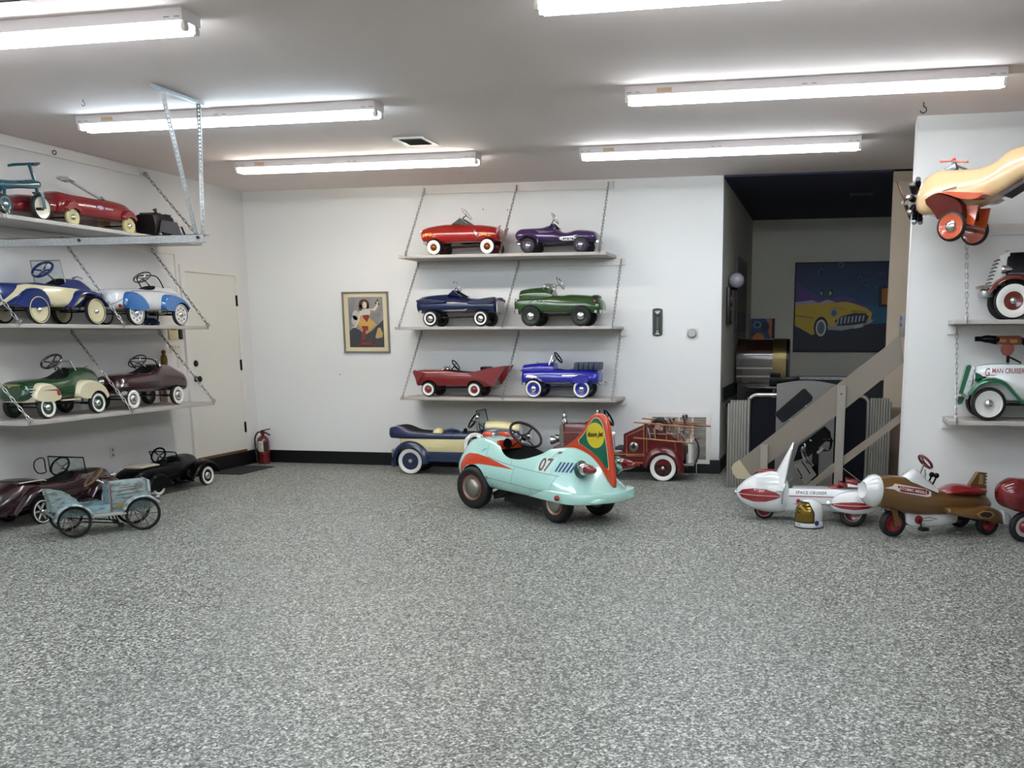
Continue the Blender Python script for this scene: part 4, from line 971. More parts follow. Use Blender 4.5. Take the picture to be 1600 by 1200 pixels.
def wrap(a0, a1, z0, z1, r, m, name):
    b = B(); n = 8; b.rings([[(r*cos(a), r*sin(a), z) for a in [a0+(a1-a0)*i/n for i in range(n+1)]]+[((r-.001)*cos(a), (r-.001)*sin(a), z) for a in [a1+(a0-a1)*i/n for i in range(n+1)]] for z in (z0, z1)]); b.build(name, m, T)
wrap(-pi*.60, -pi*.34, .15, .275, .0715, mat('label_white', 'cfcabb', .5), 'label'); wrap(-pi*.33, -pi*.1, .155, .27, .0715, mat('label_black', '1c2220', .5), 'label'); wrap(-pi*.85, -pi*.61, .16, .27, .0715, mat('label_grey', '8f9791', .5), 'label')
for i in range(5): wrap(-pi*.57, -pi*(.37+.03*(i % 3)), .165+i*.02, .17+i*.02, .0722, mat('label_ink', '4a504e', .6), 'label_line')

# ================================================================ teal fairground car
T = thing('ride_car', 'pale mint fairground ride car with a tall orange tail fin, marked 07', 'ride car', (-2.5, 8.28, 0), 148)
mint = paint('aedad0', .2); org = paint('c8411f', .2)
SIL = [(-1.03, .19, .215, .275, .2, .23, .06), (-.96, .188, .22, .345, .25, .29, .05), (-.85, .187, .24, .475, .30, .335, .03), (-.72, .187, .27, .555, .305, .345, .04), (-.55, .187, .31, .59, .30, .34, .07), (-.4, .188, .33, .578, .295, .335, .1), (-.2, .19, .335, .545, .29, .33, .17), (.0, .195, .34, .522, .285, .325, .19), (.2, .2, .345, .545, .27, .32, .18), (.34, .205, .355, .59, .26, .315, .16), (.5, .21, .36, .612, .25, .315, .15), (.65, .215, .36, .58, .22, .295, .14), (.76, .22, .35, .52, .16, .24, .11), (.84, .24, .34, .44, .09, .15, .06)]
ci = B(); ci.lathe([(.205, .17), (.205, .6)], (.46, 0, .187), (0, 1, 0), 32); ci2 = B(); ci2.lathe([(.205, -.17), (.205, -.6)], (.46, 0, .187), (0, 1, 0), 32)
me = cut_body(SIL, mint, (-.39, .31, .225, 2.2), [], nose=(.05, .7), tail=(.03, .4), n=60, zf=.24, square=True, extra=[ci, ci2])
body = link('body', me, T); bv = bvh_of(me)
plan = [(-.15, .25), (-.35, .295), (-.6, .342), (-.78, .37), (-.90, .345), (-1.0, .22), (-1.045, .0)]
plan = plan+[(x, -y) for x, y in plan[-2::-1]]
plan = [(-.3, -.3), (-.3, .3)]+plan if False else plan
pl = [(p.x, p.y) for p in catmull([V((x, y, 0)) for x, y in plan], 5)]
sk = B(); R = []
for z, s in ((.186, .965), (.192, .99), (.21, 1.0), (.25, 1.0), (.268, .985), (.275, .94)): R.append([(-.3+(x+.3)*s, y*s, z) for x, y in pl])
sk.rings(R).build('tail_skirt', mint, T)
for sg in (1, -1):
    for x, rr, y in ((.46, .187, .27*sg), (-.585, .16, .24*sg)):
        wheel(T, x, y, rr, .105, disc=mat('nickel_disc', '9b9689', .3, .8), rd=.62, hub=.46, hubm=mat('nickel_disc'), rim=paint('8d2a22'), hubdome=.62, steer=8 if x > 0 and y > 0 else 0)
flashm = org
side_decal('orange_flash', poly_bm([[(-.655, .30), (-.66, .38), (-.63, .455), (-.57, .482), (-.45, .483), (-.3, .465), (-.1, .425), (.09, .393), (-.06, .398), (-.25, .402), (-.4, .402), (-.52, .385), (-.59, .33), (-.615, .28)]]), bv, org, T, sub=.03)
side_decal('white_patch', poly_bm([[(.325, .398), (.5, .398), (.5, .515), (.325, .515)]]), bv, mat('pale_mint_patch', 'b9dcd4', .25), T, sub=.03, off=.001)
n07 = mat('brown_numerals', '6a3a36', .4)
side_decal('number', text_bm('07', .365, .408, .13, .1, -.28, bold=.02), bv, n07, T, sub=.03, off=.003)
side_decal('small_number', text_bm('07', -.275, .275, .034, .034, bold=.02), bv, n07, T, sub=0, off=.003)
for i in range(5):
    x = .545+.034*i; side_decal('louvre', poly_bm([[(x+.006, .415), (x+.024, .415), (x+.024, .487), (x+.006, .487)]]), bv, mat('navy_louvre', '15306a', .35), T, off=.003)
pl_ = mat('panel_line', '5c7f78', .5)
def line_decal(pts, w=.004):
    for a, c in zip(pts, pts[1:]):
        a, c = V((a[0], a[1])), V((c[0], c[1])); d_ = (c-a).normalized(); n_ = V((-d_.y, d_.x))*w/2
        side_decal('panel_line', poly_bm([[tuple(a-n_), tuple(c-n_), tuple(c+n_), tuple(a+n_)]]), bv, pl_, T, sub=.04, off=.0012)
line_decal([(-.3, .468), (-.08, .435), (.1, .42), (.35, .40), (.62, .385)]); line_decal([(-.28, .30), (-.1, .29), (.35, .262), (.62, .255)])
line_decal([(.09, .421), (.09, .282)]); line_decal([(.0, .5), (.03, .425)]); line_decal([(-.2, .295), (-.2, .21)]); line_decal([(.33, .262), (.33, .2)]); line_decal([(.57, .255), (.6, .39)]); line_decal([(-.36, .57), (-.33, .47)]); line_decal([(.42, .5), (.47, .57)])
side_decal('red_dash', poly_bm([[(.46, .545), (.5, .545), (.515, .562), (.475, .562)]]), bv, n07, T, off=.003)
# blue hood vents
for s in (1, -1): decal('hood_vent', poly_bm([[(.64, s*.10), (.70, s*.12), (.79, s*.06), (.74, s*.05)]]), bv, mat('slate_vent', '5d7f8c', .3), T, O=(0, 0, 2), U=(1, 0, 0), W=(0, 1, 0), D=(0, 0, -1), off=.002)
side_decal('blue_badge', poly_bm([[(-.42, .50), (-.39, .51), (-.36, .535), (-.39, .53)]]), bv, mat('badge_blue', '5b9fb8', .3), T, off=.003)
# fin
fp = chaikin([(-.42, .585), (-.55, .655), (-.66, .74), (-.74, .86), (-.83, .90), (-.92, .875), (-.955, .76), (-.985, .55), (-1.02, .29), (-.97, .29), (-.85, .43), (-.66, .53), (-.5, .56)], 2)
fin = B(); cxf, czf = -.80, .62
R = []
for y, s in ((-.026, .93), (-.02, .98), (-.01, 1), (.01, 1), (.02, .98), (.026, .93)): R.append([(cxf+(x-cxf)*(s if abs(x-cxf) > .03 else 1), y, czf+(z-czf)*s) for x, z in fp])
fo = fin.rings(R).build('tail_fin', org, T)
def fin_panel(name, poly, m, off):
    B().rings([[(x, .0265+off, z) for x, z in poly], [(x, .0245+off, z) for x, z in poly]]).build(name, m, fo, smooth=False)
    B().rings([[(x, -.0425-off, z) for x, z in poly], [(x, -.0405-off, z) for x, z in poly]]).build(name, m, fo, smooth=False)
gp = chaikin([(-.60, .648), (-.68, .71), (-.755, .81), (-.81, .86), (-.875, .84), (-.915, .75), (-.958, .49), (-.955, .44), (-.86, .53), (-.72, .605)], 1)
fin_panel('white_edge', [(cxf+(x-cxf)*1.05, .64+(z-.64)*1.04) for x, z in gp], mat('cream_edge', 'cfc9a8', .4), .0)
fin_panel('green_panel', gp, paint('1c6a50'), .0015); fin_panel('yellow_disc', ell(-.815, .715, .103, .103, 32), paint('d8c22c'), .003)
for sg in (1, -1):
    bm = text_bm('Atom Jet', 0, 0, .18, .055, .25, .10, bold=.03); 
    for v in bm.verts: v.co = V((-.815+sg*(.098-v.co.x), sg*.0325, .682+v.co.y))
    mm = bpy.data.meshes.new('lettering'); bm.to_mesh(mm); bm.free(); mm.materials.append(mat('ink_black', '17140f', .5)); link('lettering', mm, fo)
ogr = mat('fin_foot_mark', '3c4a48', .5)
# tail lamps
dkg = paint('1a4a40'); redl = mat('red_rocket_lens', '7d1418', .12, 0, .8)
for s in (1, -1):
    b = B(); b.sphere((-.83, s*.205, .455), .075, squash=(.7, .85, 1)); lo = b.build('tail_lamp', dkg, T)
    b = B(); b.lathe([(.05, 0), (.052, .02), (.044, .05), (0, .05)], (-.86, s*.21, .462), (-1, s*.12, .03), 20); b.build('chrome_bezel', CHROME, lo)
    b = B(); b.lathe([(.042, .045), (.044, .06), (.037, .10), (.02, .145), (0, .165)], (-.86, s*.21, .462), (-1, s*.12, .03), 20); b.build('red_lens', redl, lo)
    b = B(); b.lathe([(.024, 0), (.022, .018), (.012, .026), (0, .028)], (-.72, s*.365, .232), (-.3, s, 0), 14); b.build('side_marker', mat('red_lens'), T)
# hood scoop, lamps, steering
b = B(); b.sphere((.55, .02, .625), .06, squash=(1.5, .7, .6)); b.sphere((.47, -.09, .63), .05, squash=(1.8, .5, .5)); b.build('hood_scoop', org, T)
for y in (.05, -.12): lamp(T, .66, y, .60, .024)
for x, y in ((.44, .06), (.42, -.14), (.46, -.19)): b = B(); b.sphere((x, y, .64), .02); b.build('dash_knob', CHROME, T)
steer(T, (.07, 0, .66), 48, .148, mat('dark_brown_wheel', '1c1210', .35), (.33, 0, .5), r=.012, spokes=3, spm=mat('dark_brown_wheel'), hubm=BLACK, colm=mat('grey_column', '4a4644', .4, .5))
b = B(); b.box((.27, .02, .565), (.04, .26, .085), bev=.015); b.build('dashboard', org, T); b = B(); b.lathe([(.04, 0), (.045, .015), (0, .02)], (.245, .07, .575), (-1, 0, .3), 16); b.build('gauge', BLACK, T)
b = B(); b.box((-.05, 0, .13), (.5, .3, .1)); b.box((.2, 0, .16), (.2, .4, .06), ry=.4); b.tube([(.46, -.27, .17), (.46, .27, .17)], .02); b.tube([(-.62, -.27, .15), (-.62, .27, .15)], .02); b.box((-.5, 0, .17), (.6, .12, .05)); b.build('underframe', IRON, T)
b = B(); b.box((-.08, 0, .3), (.25, .36, .1), bev=.03); b.build('seat', DARK, T)

# ================================================================ touring car
T = thing('pedal_car', 'navy and cream pedal touring car parked behind the mint ride car', 'pedal car', (-4.0, 10.42, 0), 0, FG)
nv = paint('18264c'); cr = paint('d9cf9c')
link('cream_body', loft([(-.63, .22, .3, .41, .13, .155, .14), (-.45, .21, .3, .42, .15, .17, .16), (.2, .21, .3, .43, .15, .17, .16), (.34, .22, .32, .46, .14, .155, .14)], n=16, square=True, nose=(.02, .3), tail=(.04, .4)).mesh(cr), T)
me = cut_body([(-.75, .395, .44, .505, .14, .17, .15), (-.64, .39, .44, .522, .15, .18, .16), (-.44, .385, .42, .465, .16, .182, .165), (-.1, .385, .42, .452, .16, .178, .165), (.2, .385, .42, .46, .155, .17, .155), (.34, .39, .44, .50, .14, .155, .13)], nv, (-.70, .26, .135, 4), square=True, zf=.41, nose=(.02, .3), tail=(.04, .4)); link('navy_coaming', me, T)
link('hood', loft([(.34, .2, .36, .57, .135, .14, .1), (.5, .2, .36, .575, .12, .125, .09), (.76, .2, .36, .545, .1, .105, .075)], n=14, square=True, nose=(.01, .2), tail=(.01, .2)).mesh(nv), T)
link('hood_top', loft([(.36, .5, .545, .583, .125, .13, .09), (.5, .5, .545, .588, .112, .117, .08), (.755, .48, .52, .557, .095, .1, .065)], n=12, nose=(.01, .2), tail=(.01, .2)).mesh(cr), T)
B().prism([(.755, .2), (.785, .2), (.785, .53), (.765, .565), (.755, .565)], -.1, .1).build('radiator', CHROME, T)
for s in (1, -1):
    fender([(-.485+.166*cos(rad(a)), .145+.166*sin(rad(a))) for a in range(200, -15, -15)]+[(-.30, .13)], s*.1, s*.225, .06, sm=3).build('rear_fender', nv, T)
    fender([(.33, .16), (.4, .28), (.5, .345), (.6, .34), (.69, .27), (.73, .2)], s*.1, s*.225, .02).build('front_fender', nv, T)
    B().b2((-.3, s*.12, .15), (.36, s*.215, .175), .004).build('running_board', nv, T)
    B().b2((-.36, s*.12, .165), (.34, s*.165, .255), .008).build('valance', nv, T)
    lamp(T, .82, s*.08, .42, .04)
wheels4(T, .56, -.485, .165, .145, .055, ww=(.95, .66, WW), disc=None, rd=.68, spokes=12, spm=nv, hub=.17, hubm=mat('pale_hub', '9fa39a', .4, .5))
for s in (1, -1):
    for x in (.56, -.485):
        B().lathe([(0, -.012), (.095, -.012), (.095, -.006), (0, -.006)], (x, s*.165, .145), (0, 1, 0), 24).build('wheel_backing', nv, T)
wheel(T, .30, -.215, .145, .05, z=.34, ww=(.95, .66, WW), disc=None, rd=.68, spokes=12, spm=nv, hub=.17)
b = B(); b.sphere((-.2, 0, .45), .1, squash=(.7, 1.2, .55)); b.build('cream_seat_end', cr, T); b = B(); b.sphere((-.06, 0, .43), .12, squash=(1, 1.1, .55)); b.build('seat', nv, T); b = B(); b.tube([(-.2, -.05, .47), (-.03, -.05, .51)], .005); b.build('hand_brake', STEEL, T)
b = B(); b.tube([(.1, -.02, .38), (.107, -.02, .46)], .006); b.sphere((.107, -.02, .482), .024); b.build('gear_knob', BLACK, T)
screen(T, .33, .47, .285, .705, .15, .145, mat('dark_steel'), .007)
steer(T, (.2, 0, .59), 32, .095, BLACK, (.33, 0, .5), r=.009, spokes=4)
b = B(); b.tube([(.3, -.16, .42), (.3, -.16, .68)], .01); b.sphere((.3, -.16, .64), .022); b.sphere((.29, -.15, .60), .018); b.build('spot_lamp_post', CHROME, T)
b = B(); b.lathe([(.03, 0), (.026, .02), (0, .026)], (-.70, -.13, .245), (-1, -.2, 0), 14); b.build('tail_lamp', CHROME, T)
underframe(T, .56, -.485, .15, .145)

# ================================================================ fire truck
T = thing('fire_truck', 'dark red pedal fire truck with wooden ladders on the floor by the wall grille', 'fire truck', (-2.2, 10.42, 0), 180, FG)
fr = paint('5d0f14'); gold = mat('gold_line', 'b98a5a', .4, .3)
cabp = [(-.118, .16), (-.118, .49), (-.14, .50), (-.352, .60), (-.372, .60), (-.40, .575), (-.60, .50), (-.72, .42), (-.76, .38), (-.76, .24), (-.70, .18)]
b = B(); b.prism(cabp, -.185, .185); b.build('rear_body', fr, T, smooth=False)
B().b2((-.13, -.185, .16), (.27, .185, .30), .01).build('chassis_body', fr, T)
me = loft([(.26, .19, .4, .575, .14, .15, .12), (.4, .19, .4, .575, .125, .135, .11), (.555, .19, .4, .57, .11, .12, .095)], n=10, square=True, nose=(.01, .15), tail=(.01, .15)).mesh(fr); link('hood', me, T)
B().prism([(.255, .3), (.275, .3), (.3, .60), (.27, .62)], -.16, .16).build('cowl', fr, T)
B().prism([(.555, .25), (.6, .25), (.6, .54), (.585, .575), (.555, .58)], -.105, .105).build('radiator_shell', mat('aged_chrome', '9a948c', .25, .9), T)
b = B(); b.lathe([(.03, 0), (.035, .02), (.02, .05), (.028, .07), (.02, .1), (.008, .11), (.008, .14), (0, .145)], (.57, 0, .575), (0, 0, 1), 14); b.build('radiator_cap', CHROME, T)
wheels4(T, .52, -.538, .165, .142, .06, ww=(.96, .66, WW), disc=None, rd=.68, spokes=12, spm=fr, hub=.17)
for s in (1, -1):
    for x in (.52, -.538): B().lathe([(0, -.015), (.095, -.015), (.095, -.009), (0, -.009)], (x, s*.165, .142), (0, 1, 0), 24).build('wheel_backing', paint('3a0a0e'), T)
    fender([(-.538+.166*cos(rad(a)), .145+.166*sin(rad(a))) for a in range(195, -15, -15)], s*.11, s*.235, .055, sm=3).build('rear_fender', fr, T)
    fender([(.30, .17), (.38, .29), (.47, .345), (.56, .35), (.65, .30), (.7, .22)], s*.11, s*.235, .022).build('front_fender', fr, T)
    lamp(T, .69, s*.1, .40, .045, r'' and None or CHROME)
    B().b2((-.3, s*.15, .155), (.3, s*.225, .175), .004).build('running_board', fr, T)
    # ladder: two rails, five rungs
    lad = None; yy = s*.235; b = B()
    def P(u, z): return (-.235-.63*u, yy, z-.045*u)
    wood = mat('ladder_wood', 'a06a3c', .45)
    B().tube([P(0, .62), P(1, .62)], .009, 6).build('ladder_rail', wood, T); B().tube([P(0, .458), P(1, .458)], .009, 6).build('ladder_rail', wood, T)
    for u in (.17, .36, .55, .74, .93): B().tube([P(u, .62), P(u, .458)], .006, 6).build('ladder_rung', wood, T)
    if s < 0: B().tube([(-.40, s*.27, .58), (-.98, s*.27, .545)], .012, 6).build('ladder_rail', wood, T)
b = B(); b.lathe([(.05, 0), (.05, .006), (.035, .016), (.012, .02), (0, .022)], (-.228, .186, .358), (0, 1, 0), 24); b.build('emblem', mat('aged_chrome'), T)
b = B(); b.prism([(-.2, .36), (-.228, .4), (-.256, .36), (-.228, .335)], .205, .211); b.build('emblem_motif', DARK, T)
def gl(pts, y=.1865):
    b = B(); b.tube([(x, y, z) for x, z in pts], .0035, 4); b.build('gold_line', gold, T)
gl([(-.15, .262), (-.15, .47), (-.32, .548), (-.335, .55), (-.335, .262), (-.15, .262)]); gl([(.1, .275), (-.335, .278), (-.335, .19), (.1, .185)], .188); gl([(-.365, .585), (-.365, .31)]); gl([(.27, .49), (.55, .487)], .137); gl([(-.66, .43), (-.68, .25)])
steer(T, (.08, 0, .64), 30, .09, BLACK, (.28, 0, .52), r=.011)
b = B(); b.lathe([(.0, -.03), (.03, -.025), (.036, 0), (.03, .03), (0, .036)], (.2, 0, .69), (0, 0, 1), 16); b.tube([(.2, 0, .66), (.24, 0, .58)], .008); b.build('bell', CHROME, T)
b = B(); b.tube([(.0, .06, .31), (.015, .06, .45)], .006); b.build('gear_lever', STEEL, T); B().sphere((.016, .06, .475), .026).build('gear_knob', WHITE, T)
B().b2((-.1, .02, .3), (.0, .17, .315), .003).build('step_plate', CHROME, T)
seat(T, -.06, .32, .12, .1, .05)
for y, x, z in ((.07, -.61, .655), (-.04, -.73, .68)):
    b = B(); b.tube([(x, y, .42), (x, y, z-.05)], .013); b.lathe([(.012, -.06), (.02, -.05), (.03, -.02), (.033, 0), (.02, .012), (0, .016)], (x, y, z), (.2, 0, 1), 14); b.build('brass_nozzle', CHROME, T)
for x in (-.40, -.46): b = B(); b.tube([(x, .19, .44), (x+.02, .19, .56)], .012); b.build('rail_post', CHROME, T)
b = B(); b.tube([(-.38, .19, .5), (-.68, .19, .495)], .007); b.build('hand_rail', CHROME, T)
b = B(); b.torus((-.47, .05, .56), (0, 1, 0), .07, .022, 24, 8); b.torus((-.47, .0, .56), (0, 1, 0), .07, .022, 24, 8); b.build('hose_reel', mat('hose_dark', '1a1614', .6), T)
b = B(); b.tube([(-.62, .15, .5), (-.72, .15, .5), (-.78, .15, .42), (-.79, .15, .3)], .008, 6, smooth=4); b.tube([(-.62, -.15, .5), (-.72, -.15, .5), (-.78, -.15, .42), (-.79, -.15, .3)], .008, 6, smooth=4); b.build('grab_rail', CHROME, T)
for y in (.11, -.02): B().lathe([(0, 0), (.045, .0), (.048, .02), (.048, .2), (.04, .24), (.015, .26), (.015, .29), (0, .29)], (-.815, y, .19), (0, 0, 1), 18).build('fire_bottle', SATIN, T)
b = B(); b.tube([(-.86, .12, .45), (-.90, .12, .38), (-.90, .12, .27), (-.87, .12, .2)], .008, 6, smooth=4); b.build('hose', RUB, T)
B().b2((-.86, -.17, .165), (-.75, .17, .185), .004).build('rear_step', mat('aged_chrome'), T)
underframe(T, .52, -.538, .15, .142, pedal=False)

# ================================================================ space cruiser
T = thing('pedal_rocket', 'white pedal rocket with red nose panels and side pods, lettered SPACE CRUISER', 'pedal rocket', (-.115, 8.28, 0), 180)
wp = paint('d6d8d8', .2); rp = paint('8f1420'); rseat = paint('86101a')
bev = loft([(.17, .09, .2, .30, .1, .135, .11), (.24, .068, .21, .385, .12, .165, .11), (.32, .068, .215, .40, .12, .172, .10), (.43, .085, .215, .375, .11, .155, .09), (.52, .12, .215, .325, .08, .115, .06), (.58, .165, .217, .27, .045, .065, .035), (.605, .195, .217, .24, .02, .03, .02)], nose=(.01, .5), tail=(.01, .1), n=36).mesh(wp); link('nose_cone', bev, T); bv = bvh_of(bev)
for s in (1, -1):
    side_decal('red_nose_panel', poly_bm([[(-.585, .22), (-.55, .252), (-.45, .272), (-.35, .268), (-.27, .245), (-.225, .215), (-.27, .19), (-.35, .168), (-.45, .162), (-.55, .185)]][:1] if s > 0 else [[(.585, .22), (.55, .252), (.45, .272), (.35, .268), (.27, .245), (.225, .215), (.27, .19), (.35, .168), (.45, .162), (.55, .185)]]), bv, rp, T, side=s, sub=.025)
side_decal('white_line', poly_bm([[(-.60, .219), (-.22, .217), (-.22, .213), (-.60, .215)]]), bv, mat('white_line', 'd8d2ce', .4), T, off=.004)
B().lathe([(.022, 0), (.018, .02), (0, .026)], (.598, 0, .216), (1, 0, 0), 12).build('nose_tip', CHROME, T)
link('fuselage', loft([(-.58, .1, .18, .24, .06, .08, .06), (-.5, .092, .18, .27, .1, .12, .09), (-.2, .092, .18, .272, .105, .13, .11), (.22, .09, .18, .272, .105, .13, .11)], n=14, square=True, nose=(.005, .05), tail=(.04, .5)).mesh(wp), T)
fb = None
b = loft([(-.58, .1, .18, .24, .06, .08, .06), (-.5, .092, .18, .27, .1, .12, .09), (-.2, .092, .18, .272, .105, .13, .11), (.22, .09, .18, .272, .105, .13, .11)], n=14, square=True, nose=(.005, .05), tail=(.04, .5)).mesh(wp); bv = bvh_of(b)
bn = mat('brown_lettering', '5a3436', .5); rl = mat('crimson_line', '8a2440', .4)
side_decal('lettering', text_bm('SPACE CRUISER', -.115, .234, .25, .024, .12, bold=.02, gap=1.1), bv, bn, T, sub=0, off=.003)
side_decal('crimson_stripe', poly_bm([[(-.165, .2195), (.22, .2195), (.22, .2125), (-.165, .2125)], [(-.12, .157), (.2, .157), (.2, .151), (-.12, .151)]]), bv, rl, T, off=.003)
b = B(); b.lathe([(.018, 0), (.016, .008), (0, .01)], (.09, .132, .178), (0, 1, 0), 16); b.build('red_reflector', rp, T)
# pointed screen: a thin curved shield
R = []
for k in range(9):
    t = k/8; w = .165*(1-t)**.75+.008; xf = .365+(.155-.365)*t; xb = .215+(.148-.215)*t; z = .24+(.64-.24)*t
    if k == 0: z = .26
    ring = [(xb, -w, z)]+[(xb+(xf-xb)*sin(pi*j/8), -w*cos(pi*j/8), z) for j in range(1, 8)]+[(xb, w, z)]
    ring += [(xb+(xf-xb)*sin(pi*j/8)-.006, -(w-.006)*cos(pi*j/8) if w > .012 else 0, z) for j in range(7, 0, -1)]
    R.append(ring)
B().rings(R).build('shield', wp, T)
b = B(); b.tube([(.148, 0, .642)]+[(.215+(.148-.215)*t, .165*(1-t)**.75+.008, .24+.4*t) for t in (.85, .6, .4, .2, 0)]+[(.222, .14, .15)], .005, 6); b.build('shield_edge', CHROME, T)
B().sphere((.35, 0, .40), .07, squash=(1.3, .8, .25)).build('hood_scoop', rseat, T)
for s in (1, -1):
    pod = loft([(-.53, .14, .18, .2, .02, .025, .015), (-.47, .12, .182, .25, .05, .065, .04), (-.35, .108, .183, .285, .07, .09, .06), (-.25, .12, .183, .265, .06, .08, .05), (-.17, .15, .182, .215, .03, .04, .025)], nose=(.03, .6), tail=(.02, .6), n=24).mesh(wp)
    o = link('side_pod', pod, T); o.location = (0, s*.24, 0); pv = bvh_of(pod)
    x = side_decal('red_band', poly_bm([[(.15, .183), (.25, .205), (.35, .212), (.45, .203), (.525, .182), (.45, .16), (.35, .15), (.25, .158)]] if s > 0 else [[(-.15, .183), (-.25, .205), (-.35, .212), (-.45, .203), (-.525, .182), (-.45, .16), (-.35, .15), (-.25, .158)]]), pv, rp, o, side=s)
    x = side_decal('white_line', poly_bm([[(.14, .186), (.53, .184), (.53, .180), (.14, .182)]] if s > 0 else [[(-.14, .186), (-.53, .184), (-.53, .180), (-.14, .182)]]), pv, mat('white_line'), o, side=s, off=.003)
    B().lathe([(.022, 0), (.026, .015), (.02, .03), (0, .034)], (-.165, 0, .183), (1, 0, 0), 14).build('pod_lamp', CHROME, o)
    wheel(T, -.345, s*.21, .108, .06, tyre=RUB, disc=paint('6a141c'), rd=.62, hub=.2, rim=mat('white_ring', 'c9b9b4', .4))
    b = B(); b.box((-.33, s*.16, .2), (.12, .18, .03)); b.build('pod_strut', wp, T)
wheel(T, .37, .0, .085, .07, tyre=RUB, disc=paint('7a1420'), rd=.72, hub=None, rim=mat('white_ring'))
b = B(); b.sphere((-.20, .0, .285), .05, squash=(1.3, 1.4, .3)); b.box((-.26, 0, .31), (.08, .16, .02), ry=-.35, bev=.006); b.box((-.33, 0, .335), (.1, .2, .03), ry=-.2, bev=.01); b.build('red_saddle', rseat, T)
b = B(); b.tube([(-.26, .03, .44), (-.42, .03, .32)], .003, 5); b.build('antenna', STEEL, T)
b = B(); b.sphere((.17, .03, .27), .05, squash=(.6, 1.4, .9)); b.build('control_box', mat('dull_green', '3a6048', .5), T)
b = B(); b.tube([(.19, .0, .28), (.15, -.05, .34), (.13, .0, .36), (.15, .05, .34)], .006, 6); b.build('control_handle', CHROME, T)
# helmet
T = thing('space_helmet', 'white space helmet with a gold visor sitting on the floor by the rocket', 'helmet', (-.11, 7.99, 0), 215)
B().lathe([(0, .006), (.112, .006), (.115, .012), (.11, .045), (.1, .055), (0, .055)], (0, 0, 0), (0, 0, 1), 32).build('neck_ring', wp, T)
B().lathe([(0, 0), (.116, 0), (.118, .006), (.112, .009), (0, .009)], (0, 0, 0), (0, 0, 1), 32).build('base_band', mat('navy_band', '20222c', .5), T)
B().lathe([(.1, .045), (.11, .07), (.113, .11), (.108, .145), (.092, .18), (.066, .207), (.034, .222), (0, .226)], (0, 0, 0), (0, 0, 1), 32).build('shell', wp, T)
R = []
def vr(z): return .113 if z < .11 else .113*sqrt(max(.02, 1-((z-.11)/.118)**2))
zs_ = [.05+.155*i/10 for i in range(11)]
for z in zs_:
    rr = vr(z)+.003; w_ = 74-26*max(0, (z-.12)/.085)**1.5
    R.append([(rr*cos(a), rr*sin(a), z) for a in [rad(-w_+2*w_*j/16) for j in range(17)]]+[((rr-.012)*cos(a), (rr-.012)*sin(a), z) for a in [rad(w_-2*w_*j/16) for j in range(17)]])
B().rings(R).build('visor', mat('gold_visor', '7a6426', .08, .75), T)
fr_ = B(); ed = []
for z in zs_: w_ = 74-26*max(0, (z-.12)/.085)**1.5; ed.append((z, w_))
loop = [((vr(z)+.002)*cos(rad(-w_)), (vr(z)+.002)*sin(rad(-w_)), z) for z, w_ in ed]+[((vr(.205)+.002)*cos(a), (vr(.205)+.002)*sin(a), .205) for a in [rad(-48+96*j/10) for j in range(1, 10)]]+[((vr(z)+.002)*cos(rad(w_)), (vr(z)+.002)*sin(rad(w_)), z) for z, w_ in ed[::-1]]+[(.115*cos(a), .115*sin(a), .05) for a in [rad(74-148*j/12) for j in range(1, 12)]]
fr_.tube(loop, .005, 6, closed=True); fr_.build('visor_frame', DARK, T)
a = rad(88); b = B(); b.lathe([(.02, 0), (.018, .004), (0, .005)], (.112*cos(a), .112*sin(a), .045), (cos(a), sin(a), .1), 16); b.build('round_badge', mat('badge_navy', '2b3a7a', .4), T)
a = rad(10); b = B(); b.box((.1135*cos(a), .1135*sin(a), .03), (.003, .04, .018), rz=a); b.build('flag_patch', mat('flag_grey', 'b7b3b6', .5), T)

# ================================================================ missile plane
T = thing('pedal_plane', 'brown pedal rocket plane with a white nose cap and red seat, lettered ATOMIC MISSILE', 'pedal plane', (.83, 7.885, 0), 209)
brn = paint('6b4a22', .28)
me = loft([(-.50, .19, .21, .225, .03, .04, .03), (-.43, .165, .22, .28, .06, .08, .04), (-.3, .155, .235, .305, .085, .105, .06), (-.1, .155, .25, .325, .1, .12, .07), (.05, .16, .265, .35, .105, .125, .075), (.2, .17, .29, .42, .11, .135, .075), (.3, .19, .31, .452, .11, .135, .07), (.42, .225, .34, .465, .1, .125, .07), (.535, .25, .36, .455, .085, .105, .06)], nose=(.01, .2), tail=(.03, .6), n=40).mesh(brn)
link('fuselage', me, T); bv = bvh_of(me)
ax = V((.97, 0, .1)).normalized()
b = B(); b.lathe([(0, -.03), (.1, -.03), (.122, -.018), (.125, .0), (.112, .03), (.088, .06), (.07, .08), (.062, .088), (.045, .07), (0, .06)], V((.545, 0, .362)), ax, 28); b.build('nose_cap', wp, T)
wht2 = mat('white_decal', 'd8ccc8', .4)
lp = [(-.505, .392), (-.44, .402), (-.415, .42), (-.37, .412), (-.14, .365), (-.095, .34), (-.11, .312), (-.15, .31), (-.39, .36), (-.43, .38)]
side_decal('label_border', poly_bm([lp]), bv, wht2, T); side_decal('label_field', poly_bm([[(-.28+(x+.28)*.88, .362+(z-.362)*.7) for x, z in lp[2:9]]]), bv, paint('7a1428'), T, off=.003)
side_decal('lettering', text_bm('ATOMIC MISSILE', -.39, .376, .245, .021, 0.1, -.195, bold=.02), bv, wht2, T, sub=0, off=.0045)
